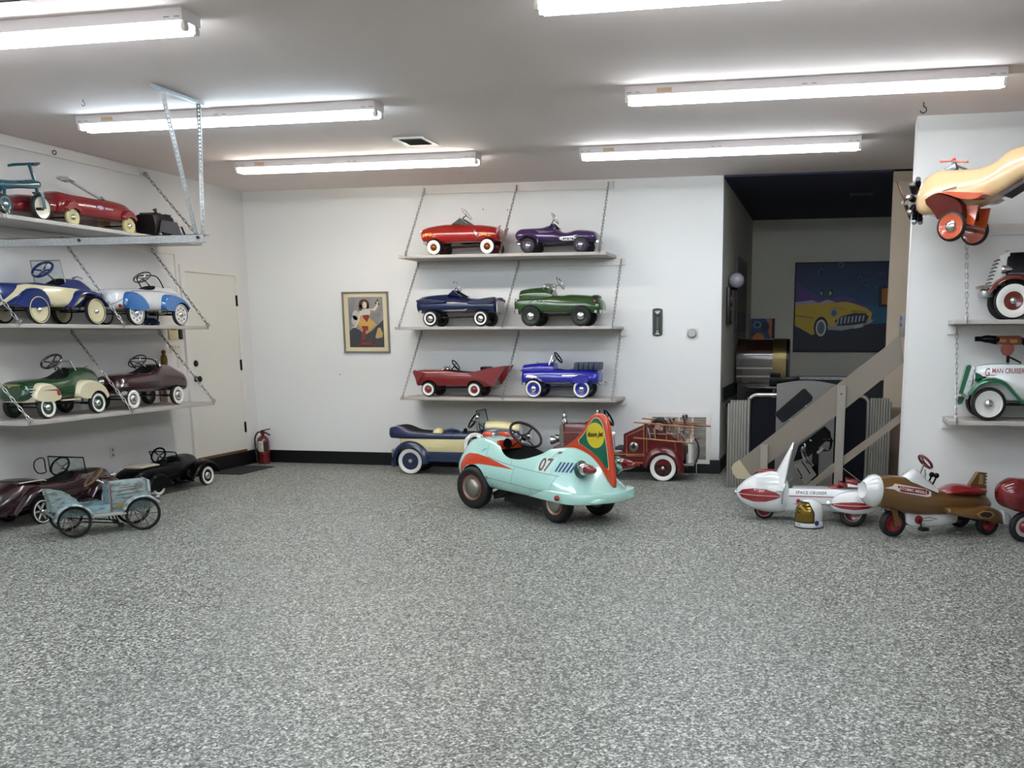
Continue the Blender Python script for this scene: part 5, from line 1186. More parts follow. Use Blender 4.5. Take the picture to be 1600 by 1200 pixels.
# windscreen cowl
R = []
for k in range(8):
    t = k/7; x = .30-.27*t; zt = [.455, .485, .508, .51, .475, .44, .41, .38][k]; zb = .44-.11*t; w = .07+.02*t if k else .05
    R.append([(x, w*cos(a), zb+(zt-zb)*sin(a)) for a in [pi*j/10 for j in range(11)]])
B().rings(R).build('cockpit_cowl', wp, T)
so = steer(T, (.1, 0, .56), 40, .062, paint('6a1226'), (.16, 0, .44), r=.011, spokes=2, hubm=paint('6a1226'))
b = B(); b.tube([(.16, 0, .44), (.13, .02, .545)], .006); b.tube([(.075, -.03, .42), (.08, -.03, .5)], .008); b.build('control_column', CHROME, T)
for y in (.03, -.03): b = B(); b.tube([(.06, y, .36), (.02, y, .44)], .007); b.build('lever', BLACK, T); B().sphere((.017, y, .455), .021).build('lever_knob', BLACK, T)
b = B(); b.sphere((.06, 0, .385), .03); b.build('lever_mount', mat('peach_metal', '9a7a64', .4, .4), T)
rs = loft([(-.42, .30, .315, .34, .05, .09, .06), (-.3, .295, .33, .362, .09, .125, .08), (-.18, .305, .34, .375, .1, .125, .08), (-.08, .31, .33, .35, .08, .1, .06), (-.03, .315, .322, .33, .03, .05, .03)], nose=(.02, .6), tail=(.02, .3), n=18).mesh(rseat); link('seat', rs, T)
fpl = [(-.30, .25), (-.30, .37), (-.365, .46), (-.37, .465), (-.445, .455), (-.45, .25)]
B().prism(fpl, -.02, .02).build('tail_fin', brn, T, smooth=False)
b = B(); b.prism([(-.372, .37), (-.415, .37), (-.41, .445), (-.375, .45)], .0205, .0225); b.build('fin_decal', mat('tan_decal', '9a8460', .5), T)
b = B()
for i in range(4): b.b2((-.447, -.021, .36+.025*i), (-.432, .021, .372+.025*i))
b.build('fin_stripe', mat('white_decal'), T)
for s in (1, -1):
    wing = loft([(-.50, .075, .10, .125, .01, .015, .01), (-.42, .09, .125, .19, .035, .05, .03), (-.30, .12, .16, .225, .05, .065, .04), (-.15, .15, .18, .215, .045, .06, .04), (.02, .19, .205, .225, .02, .03, .02)], nose=(.02, .6), tail=(.02, .6), n=20).mesh(brn); o = link('wing_pod', wing, T); o.location = (0, s*.19, 0)
    tip = loft([(-.56, .07, .1, .13, .008, .012, .008), (-.50, .075, .12, .17, .03, .045, .03), (-.46, .1, .14, .185, .03, .045, .03)], nose=(.01, .3), tail=(.02, .6), n=8).mesh(wp); link('pod_tip', tip, o)
    q = [(-.23, .155), (-.2, .185), (-.26, .205), (-.34, .195), (-.37, .165), (-.32, .14)]; qs = [(-x*s, z) for x, z in q]
    side_decal('pod_window', poly_bm([qs]), bvh_of(wing), mat('tan_ring', '9c8058', .4), o, side=s); side_decal('pod_window', poly_bm([[(-.28*-s*1+(x+.28*-s*-1*0-(-.28*-s))*.72, .172+(z-.172)*.7) for x, z in qs]]), bvh_of(wing), mat('dark_brown', '33200e', .5), o, side=s, off=.003)
    B().box((-.18, s*.13, .205), (.36, .14, .03), bev=.01).build('wing_root', brn, T)
    wheel(T, -.36, s*.17, .092, .06, disc=paint('8a1622'), rd=.62, hub=.16, hubm=mat('dark_red_hub', '5a0d14', .4))
wheel(T, .36, 0, .105, .07, disc=paint('8a1622'), rd=.64, hub=.14, hubm=mat('bronze', '6e4d1c', .4, .5), steer=0)
b = B()
for s in (1, -1): b.prism([(.33, .1), (.36, .085), (.37, .1), (.41, .22), (.36, .22)], s*.045, s*.055)
b.box((.385, 0, .22), (.08, .12, .02)); b.build('front_fork', brn, T)
bl = loft([(-.17, .085, .12, .16, .06, .075, .07), (.0, .07, .12, .165, .07, .085, .08), (.16, .07, .12, .17, .07, .085, .08), (.27, .1, .15, .2, .05, .06, .05)], n=12, square=True, nose=(.03, .4), tail=(.01, .2)).mesh(wp); link('belly_housing', bl, T); bb_ = bvh_of(bl)
b = B(); b.lathe([(.032, 0), (.03, .012), (0, .016)], (.19, .083, .135), (0, 1, 0), 18); b.build('crank_cover', rseat, T)
side_decal('flame_outline', poly_bm([[(-.16, .14), (-.1, .15), (-.02, .132), (-.1, .118), (-.16, .125), (-.155, .128), (-.1, .123), (-.035, .132), (-.1, .145), (-.155, .136)]]), bb_, rl, T, sub=0)
for s in (1, -1): b = B(); b.tube([(.19, s*.08, .135), (.19, s*.11, .135), (.18, s*.11, .08)], .006); b.box((.175, s*.13, .07), (.06, .06, .025), bev=.004); b.build('pedal', IRON, T)
b = B(); b.tube([(-.36, -.17, .092), (-.36, .17, .092)], .01); b.box((-.25, 0, .12), (.26, .05, .05)); b.build('rear_axle', IRON, T)

# silver plane at the frame's edge
T = thing('pedal_plane', 'silver pedal plane with a glossy red nose behind the brown one', 'pedal plane', (1.75, 7.85, 0), 200)
slv = mat('silver_paint', 'a6a8ae', .25, .6, .6)
link('fuselage', loft([(-.5, .25, .33, .40, .06, .08, .05), (-.2, .2, .32, .44, .1, .13, .08), (.1, .21, .33, .455, .11, .14, .09), (.36, .225, .345, .46, .11, .135, .09)], n=20, nose=(.005, .05), tail=(.05, .6)).mesh(slv), T)
link('nose', loft([(.355, .223, .345, .462, .112, .137, .092), (.42, .235, .35, .465, .11, .135, .09), (.49, .27, .365, .44, .085, .105, .07), (.535, .32, .375, .41, .045, .06, .04)], n=14, nose=(.02, .6), tail=(.003, .05)).mesh(paint('6e0d16')), T)
wheel(T, .335, .05, .115, .05, disc=paint('b4b6b6'), rd=.66, hub=.4, hubm=rseat); wheel(T, -.4, 0, .09, .05, disc=slv, rd=.6, hub=.3)
b = B()
for s in (1, -1): b.prism([(.31, .1), (.345, .1), (.33, .25), (.27, .25)], .05+s*.035, .05+s*.045)
b.tube([(.335, .0, .115), (.335, .1, .115)], .008); b.build('wheel_leg', wp, T)
b = B(); b.tube([(-.4, -.03, .09), (-.35, -.03, .3)], .01); b.build('tail_leg', slv, T)
b = B(); b.box((.0, 0, .3), (.22, .9, .02), bev=.006); b.build('wing', slv, T); B().prism([(-.35, .38), (-.5, .55), (-.55, .55), (-.5, .35)], -.01, .01).build('tail_fin', slv, T, smooth=False)

# ================================================================ hanging plane
T = thing('pedal_plane', 'cream pedal plane with a radial engine and orange wheels hung before the partition', 'pedal plane', (1.0, 7.75, 0), 152)
crm = paint('d0b084', .25); orp = paint('b94a20', .25); drk = mat('dark_red_brown', '4c150c', .55, spec=.15)
me = loft([(.435, 2.40, 2.47, 2.545, .07, .09, .05), (.41, 2.38, 2.475, 2.58, .1, .13, .08), (.35, 2.362, 2.49, 2.638, .125, .16, .1), (.265, 2.358, 2.505, 2.665, .135, .17, .1), (.11, 2.39, 2.525, 2.655, .13, .16, .09), (.0, 2.407, 2.54, 2.652, .12, .15, .085), (-.126, 2.45, 2.58, 2.69, .11, .14, .08), (-.208, 2.485, 2.625, 2.75, .105, .13, .08), (-.30, 2.54, 2.66, 2.772, .1, .125, .07), (-.55, 2.66, 2.75, 2.83, .075, .095, .05), (-.85, 2.80, 2.85, 2.90, .03, .04, .03)], nose=(.01, .2), tail=(.03, .6), n=44).mesh(crm)
link('fuselage', me, T)
ax = V((1, 0, 0)); ec = V((.455, 0, 2.475)); u = V((0, 1, 0)); w = ax.cross(u)
b = B(); b.lathe([(0, -.04), (.075, -.04), (.08, .02), (.06, .05), (.025, .065), (0, .07)], ec, ax, 18); b.build('crankcase', mat('aluminium', 'b5b3ae', .35, .8), T)
for k in range(9):
    a = 2*pi*k/9+.1; d_ = u*cos(a)+w*sin(a); b = B(); b.lathe([(.018, .06), (.024, .07), (.019, .08), (.024, .09), (.019, .1), (.024, .11), (.019, .12), (.024, .13), (.018, .145), (0, .147)], ec, d_, 10); cy = b.build('engine_cylinder', BLACK, T)
    b = B(); b.lathe([(.018, .145), (.02, .16), (.012, .172), (0, .174)], ec, d_, 10); b.tube([ec+d_*.05+ax*.03, ec+d_*.15+ax*.025], .005, 5); b.build('cylinder_head', STEEL, cy)
pd = V((0, .82, .57)); ps = V((0, -.57, .82)); pc = ec+ax*.09; R = []
for t, wd in ((-.23, .006), (-.2, .02), (-.13, .03), (-.06, .026), (0, .016), (.06, .026), (.13, .03), (.2, .02), (.23, .006)):
    c_ = pc+pd*t; tw = .012*(1 if t > 0 else -1); R.append([c_+ps*wd+ax*(.004+tw), c_-ps*wd+ax*(.004-tw), c_-ps*wd-ax*(.004+tw), c_+ps*wd-ax*(.004-tw)])
B().rings(R).build('propeller', mat('copper_blade', '8a4a28', .35, .2), T)
b = B(); b.lathe([(.018, .0), (.018, .03), (.01, .05), (0, .055)], pc-ax*.015, ax, 12); b.build('propeller_hub', SATIN, T)
for s in (1, -1):
    pillow([(.335, 2.455), (.28, 2.49), (.221, 2.505), (.15, 2.48), (.07, 2.445), (.032, 2.38), (.03, 2.30), (.21, 2.30), (.25, 2.37)], s*.1, s*.2, .06, sm=1).build('wheel_spat', drk, T)
    pillow([(.25, 2.503), (.165, 2.502), (.03, 2.49), (-.14, 2.467), (-.06, 2.425), (.06, 2.445), (.17, 2.49)], s*.1, s*.215, .1, sm=1).build('wing_root', orp, T)
    wheel(T, .1, s*.22, .104, .045, z=2.258, disc=orp, rd=.9, hub=.4, hubdome=.7)
    B().prism([(.065, 2.29), (-.02, 2.26), (-.045, 2.40), (.07, 2.40)], s*.11, s*.125).build('leg_panel', orp, T)
b = B(); b.tube([(.1, -.22, 2.258), (.1, .22, 2.258)], .012); b.build('axle', STEEL, T)
gm = mat('gun_metal', '6f7276', .3, .8)
b = B(); b.tube([(.375, 0, 2.63), (.265, 0, 2.672)], .011, 8); b.build('gun_barrel', SATIN, T); b = B(); b.box((.215, 0, 2.68), (.09, .05, .045), ry=.35, bev=.008); b.tube([(.18, 0, 2.70), (.1, 0, 2.665)], .008); b.tube([(.205, .012, 2.69), (.2, .012, 2.735)], .008); b.tube([(.185, -.012, 2.69), (.19, -.012, 2.735)], .006); b.build('gun_body', gm, T)
b = B(); b.box((.255, 0, 2.738), (.09, .028, .014), bev=.004); b.box((.15, 0, 2.724), (.11, .026, .013), ry=-.14, bev=.004); b.sphere((.2, 0, 2.74), .016); b.build('steering_bar', paint('c2442a'), T)
b = B(); b.box((.158, .162, 2.533), (.1, .006, .02), ry=.2); b.build('name_plate', SATIN, T)
b = B(); b.prism([(-.17, 2.468), (-.33, 2.545), (-.35, 2.53), (-.2, 2.45)], -.09, .09); b.build('underside_panel', mat('dark_brown_panel', '2a1a1c', .5), T)
B().prism([(-.65, 2.85), (-.85, 3.03), (-.93, 3.03), (-.87, 2.87)], -.01, .01).build('tail_fin', orp, T, smooth=False)
B().box((-.82, 0, 2.875), (.14, .5, .014), bev=.004).build('tailplane', orp, T)
B().tube([(-.58, 0, 2.82), (-.58, 0, ZC)], .003, 6).build('hanging_wire', STEEL, T); B().tube([(-.74, 0, 2.86), (-.74, 0, ZC)], .003, 6).build('hanging_wire', STEEL, T)

# ================================================================ partition shelves
GR = 'pedal cars on the partition shelves'
T = thing('pedal_car', 'white pedal car with green fenders, lettered G-MAN CRUISER, on the lower right shelf', 'pedal car', (1.628, 8.13, .869), 180, GR)
gc = paint('12603c')
me = loft([(-.5, .15, .26, .40, .13, .165, .13), (.0, .15, .26, .405, .14, .168, .13), (.25, .15, .27, .415, .13, .155, .12), (.42, .16, .28, .413, .11, .13, .1), (.545, .17, .28, .395, .075, .09, .06)], n=24, square=True, nose=(.02, .3), tail=(.02, .3)).mesh(wp)
link('body', me, T); bv = bvh_of(me)
B().prism([(.575, .415), (.60, .405), (.655, .15), (.645, .11), (.615, .115), (.60, .16), (.56, .39)], -.05, .05).build('grille_bar', gc, T)
B().prism([(.54, .40), (.565, .40), (.62, .17), (.58, .15)], -.075, .075).build('grille', wp, T)
b = B()
for i in range(6): b.tube([(.548+.0125*i, -.082, .37-.04*i), (.548+.0125*i, .082, .37-.04*i)], .005, 5)
b.build('grille_bars', CHROME, T)
for s in (1, -1):
    fender([(.20, .13), (.27, .2), (.34, .27), (.43, .295), (.52, .265), (.575, .19)], s*.06, s*.215, .03, taper=.3).build('front_fender', gc, T)
    b = B(); b.box((-.15, s*.16, .145), (.75, .09, .035), bev=.008); b.build('running_board', gc, T)
    pillow([(-.62, .13), (-.58, .26), (-.45, .31), (-.3, .25), (-.22, .13)], s*.08, s*.2, .15).build('rear_fender', gc, T)
    lamp(T, .54, s*.12, .325, .033, gc)
    b = B(); b.tube([(.50, s*.12, .325), (.45, s*.1, .32)], .006); b.build('lamp_bracket', BLACK, T)
wheels4(T, .44, -.44, .165, .125, .055, tyre=RUB, ww=(.80, .74, WW), disc=mat('white_disc'), rd=.78, hub=.3)
underframe(T, .44, -.44, .15, .1, .1)
bar(T, 'bumper', CHROME, .645, .17, .185, .03, .02, .05)
rt_ = mat('maroon_lettering', '7a2a34', .45)
side_decal('lettering', text_bm('MAN CRUISER', -.42, .352, .225, .038, bold=.015), bv, rt_, T, off=.003, sub=0)
side_decal('lettering', text_bm('G', -.472, .328, .032, .062, .1, bold=.015), bv, rt_, T, off=.003, sub=0)
side_decal('lettering', poly_bm([[(-.45, .337), (-.41, .333), (-.375, .345), (-.41, .34), (-.45, .344)]]), bv, rt_, T, off=.003)
steer(T, (-.1, 0, .5), 40, .08, BLACK, (.05, 0, .4), r=.008)
T2 = thing('toy_gun', 'toy machine gun with a red drum mounted above the white and green pedal car', 'toy gun', (1.628, 8.13, .869), 180)
b = B(); b.tube([(.546, 0, .607), (.50, 0, .607)], .019, 12); b.tube([(.50, 0, .607), (.47, 0, .607), (.37, 0, .6)], [.02, .028, .03], 12); b.prism([(.50, .59), (.39, .565), (.39, .63), (.46, .635)], -.02, .02); b.build('barrel', BLACK, T2)
gw = mat('red_brown_gun', '6a2a18', .5); b = B(); b.prism([(.395, .632), (.225, .632), (.21, .6), (.215, .562), (.385, .568)], -.025, .025); b.build('receiver', gw, T2, smooth=False)
b = B(); b.prism([(.38, .605), (.32, .603), (.325, .58), (.375, .583)], .0255, .027); b.prism([(.30, .605), (.24, .603), (.245, .575), (.29, .575)], .0255, .027); b.build('yellow_marking', mat('dull_yellow', '8a6a20', .5), T2)
B().lathe([(0, -.02), (.045, -.02), (.05, 0), (.045, .02), (0, .022)], (.305, 0, .53), (0, 1, 0), 20).build('drum', mat('drum_red', '8a4438', .45), T2)
b = B(); b.tube([(.297, 0, .48), (.297, 0, .428)], .012); b.tube([(.285, 0, .47), (.2, 0, .428)], .006); b.build('mount', BLACK, T2)
B().prism([(.21, .62), (.08, .56), (.06, .5), (.1, .5), (.21, .57)], -.018, .018).build('stock', BLACK, T2)

T = thing('pedal_car', 'black and rust red pedal car with a slotted chrome grille on the upper right shelf', 'pedal car', (1.642, 8.13, 1.618), 180, GR)
rust = paint('6a2418', .25)
me = loft([(-.5, .16, .28, .42, .13, .165, .13), (.0, .16, .3, .47, .13, .165, .12), (.2, .17, .32, .487, .12, .14, .1), (.38, .19, .33, .482, .1, .115, .08)], n=18, square=True, nose=(.01, .1), tail=(.03, .4)).mesh(BLACK); link('body', me, T)
B().prism([(.36, .33), (.36, .495), (.39, .485), (.43, .465), (.5, .25), (.47, .22)], -.085, .085).build('grille_shell', SATIN, T)
b = B()
for i in range(7): t = i/6; b.box((.437+.05*t, 0, .435-.165*t), (.02, .172, .008))
b.build('grille_slots', BLACK, T)
for s in (1, -1):
    fender([(.16, .17), (.2, .24), (.27, .285), (.36, .295), (.44, .26), (.50, .19)], s*.06, s*.215, .03, taper=.3).build('front_fender', rust, T)
    pillow([(-.62, .14), (-.58, .26), (-.45, .31), (-.3, .25), (-.22, .14)], s*.08, s*.2, .15).build('rear_fender', rust, T)
    B().box((-.1, s*.16, .15), (.6, .09, .03), bev=.008).build('running_board', rust, T)
    b = B(); b.lathe([(0, -.07), (.015, -.055), (.03, -.02), (.033, .01), (.028, .02), (0, .024)], (.40, s*.11, .365), (1, 0, 0), 16); b.build('headlight', CHROME, T)
wheels4(T, .33, -.40, .165, .135, .05, ww=(.9, .5, WW), disc=rust, rd=.52, hub=.2)
bar(T, 'bumper', mat('aged_chrome'), .56, .19, .238, .032, .03, .09)
b = B(); b.box((.5, 0, .19), (.08, .2, .05), bev=.01); b.build('apron', mat('silver_apron', 'a9a9ac', .3, .7), T)
underframe(T, .33, -.40, .15, .12); steer(T, (-.1, 0, .54), 40, .08, BLACK, (.05, 0, .46), r=.008)
b = B(); b.sphere((.365, 0, .495), .018); b.build('radiator_cap', CHROME, T)
# ================================================================ wall pieces
T = thing('framed_picture', 'framed print of a woman in a red and gold dress on the back wall', 'picture', (-5.26, YB, 1.66), 0)
fw_, fh = .57, .69
b = B(); t_ = .016
frame_rect(b, -fw_/2, fw_/2, -fh/2, fh/2, t_, -.03, 0)
b.build('frame', mat('pewter_frame', '8f877b', .35, .5), T, smooth=False)
B().b2((-fw_/2+t_, -.012, -fh/2+t_), (fw_/2-t_, -.006, fh/2-t_)).build('mount', mat('cream_mount', 'd3c8a6', .6), T)
def art(T, name, polys, m, y, sx, sz):
    bm = poly_bm([[(x*sx, z*sz) for x, z in p] for p in polys])
    bmesh.ops.triangulate(bm, faces=bm.faces)
    for v in bm.verts: v.co = V((v.co.x, y, v.co.y))
    me = bpy.data.meshes.new(name); bm.to_mesh(me); bm.free(); me.materials.append(m); return link(name, me, T)
pw, ph = .215, .285
prm = mat('print_grey', '8b8584', .6); mix_noise(prm, '6f7276', '9a938f', 4, .35, .65)
art(T, 'print', [[(-1, -1), (1, -1), (1, 1), (-1, 1)]], prm, -.0125, pw, ph)
L = lambda n, c, ps, k: art(T, n, ps, mat('print_'+c, c, .6), -.0125-.0005*k, pw, ph)
L('print_rocks', '3d3e42', [[(-1, -1), (-1, -.35), (-.7, -.2), (-.4, -.3), (-.1, -.5), (.3, -.35), (.6, -.15), (1, .1), (1, -1)]], 1)
L('print_tent', 'b59a5e', [[(.5, -.6), (.65, -.25), (.8, -.2), (.95, -.45), (.9, -.6), (.6, -.65)]], 2)
L('print_bustle', 'b9b3ad', [ell(-.58, .28, .2, .2, 14), ell(-.66, .08, .18, .2, 14)], 2)
L('print_skirt', 'c49a52', [[(-.38, .2), (.15, .22), (.62, -.1), (.3, -.25), (.05, -.45), (-.2, -.3), (-.48, -.12)]], 3)
L('print_bodice', 'c9c2b4', [[(-.32, .32), (-.38, .42), (-.2, .52), (.15, .55), (.3, .42), (.18, .22), (-.2, .2)]], 4)
L('print_sash', '8e3028', [[(-.22, .28), (.18, .3), (.2, .2), (.05, .0), (-.15, .18)], [(-.28, -.15), (.12, -.15), (.1, -.38), (.0, -.3), (-.12, -.7), (-.32, -.7), (-.2, -.3)], [(-.5, -.82), (.4, -.78), (.42, -.88), (-.5, -.9)], [(-.52, -.95), (-.42, -.8), (-.35, -.8), (-.42, -.98)], [(.28, -.82), (.36, -.82), (.5, -.98), (.42, -.98)]], 5)
L('print_arm', 'd2c0ae', [[(.15, .5), (.55, .45), (.72, .62), (.78, .8), (.7, .82), (.6, .65), (.4, .52), (.18, .56)], [(-.35, .42), (-.48, .1), (-.66, -.15), (-.85, -.2), (-.62, -.22), (-.4, .02), (-.26, .35)], [(-.16, .6), (.06, .62), (.06, .5), (-.14, .48)]], 5)
L('print_hair', '4a3426', [ell(-.08, .72, .3, .2, 18), [(-.38, .7), (-.38, .5), (-.22, .45), (-.2, .7)], [(.1, .7), (.22, .7), (.22, .55), (.1, .52)]], 6)
L('print_face', 'd8c4b2', [ell(-.04, .68, .13, .14, 16)], 7)
L('print_castanet', '3a3230', [ell(.72, .86, .05, .05, 8), ell(.78, .72, .05, .05, 8), ell(.62, .76, .05, .05, 8)], 7)
# black thermometer plate
T = thing('wall_thermometer', 'narrow black plaque with rounded ends on the back wall', 'thermometer', (-1.844, YB, 1.646), 0)
def stad(w, h, n=10): return [(w*cos(a), h-.0+.35*w*sin(a)) for a in [pi*k/n for k in range(n+1)]]+[(w*cos(a), -h+.35*w*sin(a)) for a in [pi+pi*k/n for k in range(n+1)]]
B().prism(stad(.054, .13), -.014, 0).build('plate', mat('plaque_black', '14181a', .3, 0, .5), T, smooth=False)
b = B(); b.tube([(x, -.015, z) for x, z in stad(.042, .122)], .002, 4, closed=True); b.build('border', mat('plaque_line', '7d837f', .4), T)
B().b2((-.02, -.018, -.08), (.02, -.014, .06)).build('scale', mat('plaque_olive', '34402e', .4), T); b = B(); b.tube([(0, -.019, -.075), (0, -.019, .055)], .004, 6); b.build('glass_tube', mat('plaque_line'), T)
B().prism([(-.03, .118), (.03, .122), (.02, .098), (.0, .085), (-.02, .098)], -.017, -.014).build('white_emblem', mat('emblem_white', 'c5c9c7', .4), T, smooth=False)
B().prism([(-.024, -.13), (.024, -.13), (.015, -.112), (0, -.108), (-.015, -.112)], -.017, -.014).b2((-.014, -.017, -.1), (.014, -.014, -.09)).build('white_emblem', mat('emblem_white'), T, smooth=False)
T = thing('thermostat', 'small white thermostat with a round dial on the back wall near the opening', 'thermostat', (-1.463, YB, 1.528), 0)
B().b2((-.065, -.01, -.05), (.065, 0, .05), .003).build('plate', mat('white_plastic'), T)
B().lathe([(.05, .0), (.048, .03), (.04, .038), (0, .04)], (0, -.005, 0), (0, -1, 0), 28).build('dial', mat('grey_dial', 'aeb0b2', .35, .4), T)
# return-air grille
T = thing('air_grille', 'white return-air grille low on the back wall behind the fire truck', 'grille', (-1.597, YB, .387), 0)
w, h = .346, .281
b = B(); f_ = .045
frame_rect(b, -w, w, -h, h, f_, -.014, 0)
b.build('frame', trimm, T, smooth=False)
for i in (-.5, 0, .5): B().b2((i*(w-f_)-.009, -.013, -h+f_), (i*(w-f_)+.009, -.004, h-f_)).build('mullion', trimm, T, smooth=False)
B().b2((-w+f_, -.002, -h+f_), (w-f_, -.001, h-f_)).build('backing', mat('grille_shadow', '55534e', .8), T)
sl_ = B().box((0, 0, 0), (2*(w-f_), .026, .0025), rx=-.75).mesh(trimm, smooth=False); n = 22
for i in range(n):
    o = link('slat', sl_, T); o.location = (0, -.008, -h+f_+(i+.5)*(2*(h-f_))/n)
# small scraps and holes
for x, y in ((755, 327), (793, 328), (531, 585)):
    p_ = onY(x, y, YB); b = B(); b.lathe([(.008, 0), (.007, .002), (0, .002)], p_, (0, -1, 0), 8); tag(b.build('wall_plug', mat('plug_grey', '77726c', .6)), f'tiny grey plug in the back wall, {"left of the picture" if x < 600 else ("above the red flame car" if x < 780 else "above the purple car")}', 'plug')
p_ = onZ(1498, 832, 0); B_ = B(); B_.box((p_.x, p_.y, .002), (.04, .012, .004), rz=.1); tag(B_.build('paper_scrap', mat('white_plastic')), 'tiny white scrap on the floor under the brown pedal plane', 'scrap')

# ================================================================ railing behind the partition
T = thing('stair_railing', 'taupe wooden stair railing sloping up to the partition', 'railing', (0, 8.70, 0), 0)
def q(x, y, Y=8.70): p = onY(x, y, Y); return (p.x, p.z)
B().prism([q(1156, 719), q(1407, 524), q(1412, 566), q(1310, 647), q(1173, 743)], -.02, .02).build('top_board', taupe, T, smooth=False)
cap = [q(1156, 718), q(1174, 743.5), q(1163, 748), q(1152, 747), q(1145, 739), q(1143, 730), q(1147, 724)]
B().prism(cap, -.024, .024).build('rounded_end', mat('cream_wood', 'b3a88c', .5), T, smooth=False)
B().prism([q(1318, 712), q(1410, 643), q(1410, 657), q(1318, 726)], -.045, -.02).prism([q(1308, 719), q(1308, 733), q(1250, 776), q(1245, 770)], -.045, -.02).build('lower_brace', taupe, T, smooth=False)
z_ = q(1316, 602)[1]
a, c = q(1308.5, 602)[0], q(1322, 602)[0]; B().b2((a, -.06, 0), (c, -.02, z_), .003).build('post', mat('grey_post_paint', '8c867e', .5, spec=.3), T)
b = B(); b.lathe([(.008, 0), (.006, .004), (0, .005)], ((a+c)/2, -.06, z_-.07), (0, -1, 0), 8); b.build('bolt', mat('dark_bolt'), T)
a, c = q(1189, 695)[0], q(1200.5, 695)[0]; B().b2((a, -.06, 0), (c, -.02, q(1189, 694)[1]), .003).build('post', mat('grey_post_paint'), T)
a, c = q(1407, 491), q(1419, 527); B().b2((a[0], -.05, c[1]), (c[0], .03, a[1]), .003).build('end_bracket', mat('bracket_bronze', '7d776c', .4, .4), T)
for k in (0, 1): B().b2((a[0]-.004, -.055, a[1]-.1+.05*k-.0), (a[0]+.012, -.0505, a[1]-.07+.05*k)).build('blue_sticker', mat('sticker_blue', '2f4a80', .5), T)

# folded lift parts and board behind the railing
T = thing('grey_panel', 'tall grey board with an arched top standing behind the stair railing', 'panel', (0, 9.62, 0), 0)
def q9(x, y, Y=9.62): p = onY(x, y, Y); return (p.x, p.z)
l, r_, tp_ = q9(1214, 600)[0], q9(1306, 600)[0], q9(1250, 597)[1]
pts = [(l, 0), (r_, 0)]+[(r_-(r_-l)*k/8, tp_-.02+.035*sin(pi*min(1, k/8))) for k in range(9)]
B().prism(pts, -.012, .012).build('board', mat('grey_board', '706e69', .6), T, smooth=False)
T = thing('folded_lift_seat', 'black folded lift seat with a chrome handle and slotted footplate behind the railing', 'lift seat', (0, 9.2, 0), 0)
B().b2((-.12, -.04, 0), (-.06, .04, .5)).build('pedestal', BLACK, T)
def qa(x, y, Y=9.2): p = onY(x, y, Y); return (p.x, p.z)
def zz(x, y, ox=1120, oy=600): return qa(ox+x/5, oy+y/5)
bk = mat('black_vinyl', '14161b', .5, spec=.2)
B().prism([zz(455, 230), zz(480, 205), zz(670, 40), zz(690, 35), zz(750, 100), zz(745, 125), zz(540, 285), zz(515, 295)], -.10, .02).build('cushion', bk, T)
for x, y in ((700, 165), (580, 270)): b = B(); p_ = zz(x, y); b.lathe([(.008, 0), (0, .004)], (p_[0], -.10, p_[1]), (0, -1, 0), 8); b.build('stud', STEEL, T)
B().prism([zz(600, 600), zz(640, 480), zz(840, 330), zz(885, 375), zz(890, 410), zz(720, 560)], -.06, .06).build('motor_box', BLACK, T, smooth=False)
b = B(); c_ = [zz(680, 480), zz(670, 520), zz(690, 580), zz(740, 640)]; b.tube([(x, -.1, z) for x, z in c_], .014, 8, smooth=5); b.tube([(x+.018, -.07, z+.012) for x, z in c_], .01, 8, smooth=5); b.build('chrome_handle', CHROME, T)
b = B(); c_ = [zz(840, 330), zz(880, 370), zz(885, 410), zz(905, 445)]; b.tube([(x, -.08, z) for x, z in c_], .01, 6); c_ = [zz(830, 430), zz(890, 440), zz(880, 500), zz(830, 510)]; b.tube([(x, -.08, z) for x, z in c_], .012, 6, smooth=4); b.build('cable', BLACK, T)
B().prism([zz(780, 525), zz(825, 485), zz(835, 500), zz(790, 540)], -.08, -.06).build('silver_strip', STEEL, T)
for x, y in ((735, 435), (690, 465)): p_ = zz(x, y); B().sphere((p_[0], -.075, p_[1]), .012).build('chrome_knob', CHROME, T)
B().prism([zz(605, 625), zz(690, 568), zz(778, 700), zz(690, 780)], -.09, -.075).build('foot_plate', mat('grey_plate', '8c8a84', .4, .4), T, smooth=False)
for pp in ([zz(660, 595), zz(668, 590), zz(730, 680), zz(722, 686)], [zz(720, 675), zz(738, 688), zz(720, 692)], [zz(625, 650), zz(633, 645), zz(672, 712), zz(664, 718)], [zz(650, 715), zz(678, 722), zz(660, 732)]):
    B().prism(pp, -.0925, -.09).build('slot_mark', DARK, T, smooth=False)

# ribbed panels with chrome tube
T = thing('folding_bed', 'dark panel in a bent chrome tube frame between ribbed grey ends, beyond the railing', 'folding panel', (0, 9.95, 0), 0)
def qb(x, y, Y=9.95): p = onY(x, y, Y); return (p.x, p.z)
rib = mat('ribbed_grey_vinyl', '7c7972', .5, spec=.3)
def ribbed(x0, x1, zt, left):
    n = max(5, int((x1-x0)/.024)); st_ = (x1-x0)/n
    for i in range(n):
        xa = x0+i*st_; k = (i+.5)/n; k = k if left else 1-k
        zc = zt-.06*max(0, 1-k*4)**2
        B().tube([(xa+st_/2, 0, 0), (xa+st_/2, 0, zc-.01), (xa+st_/2, 0, zc)], [st_*.55, st_*.55, st_*.3], 8).build('rib', rib, T)
    B().b2((x0, .0, 0), (x1, .1, zt-.05)).build('ribbed_backing', rib, T)
ribbed(qb(1136, 700)[0], qb(1166, 700)[0], qb(1150, 625)[1], True)
ribbed(qb(1357, 700)[0], qb(1390, 700)[0], qb(1375, 622)[1], False)
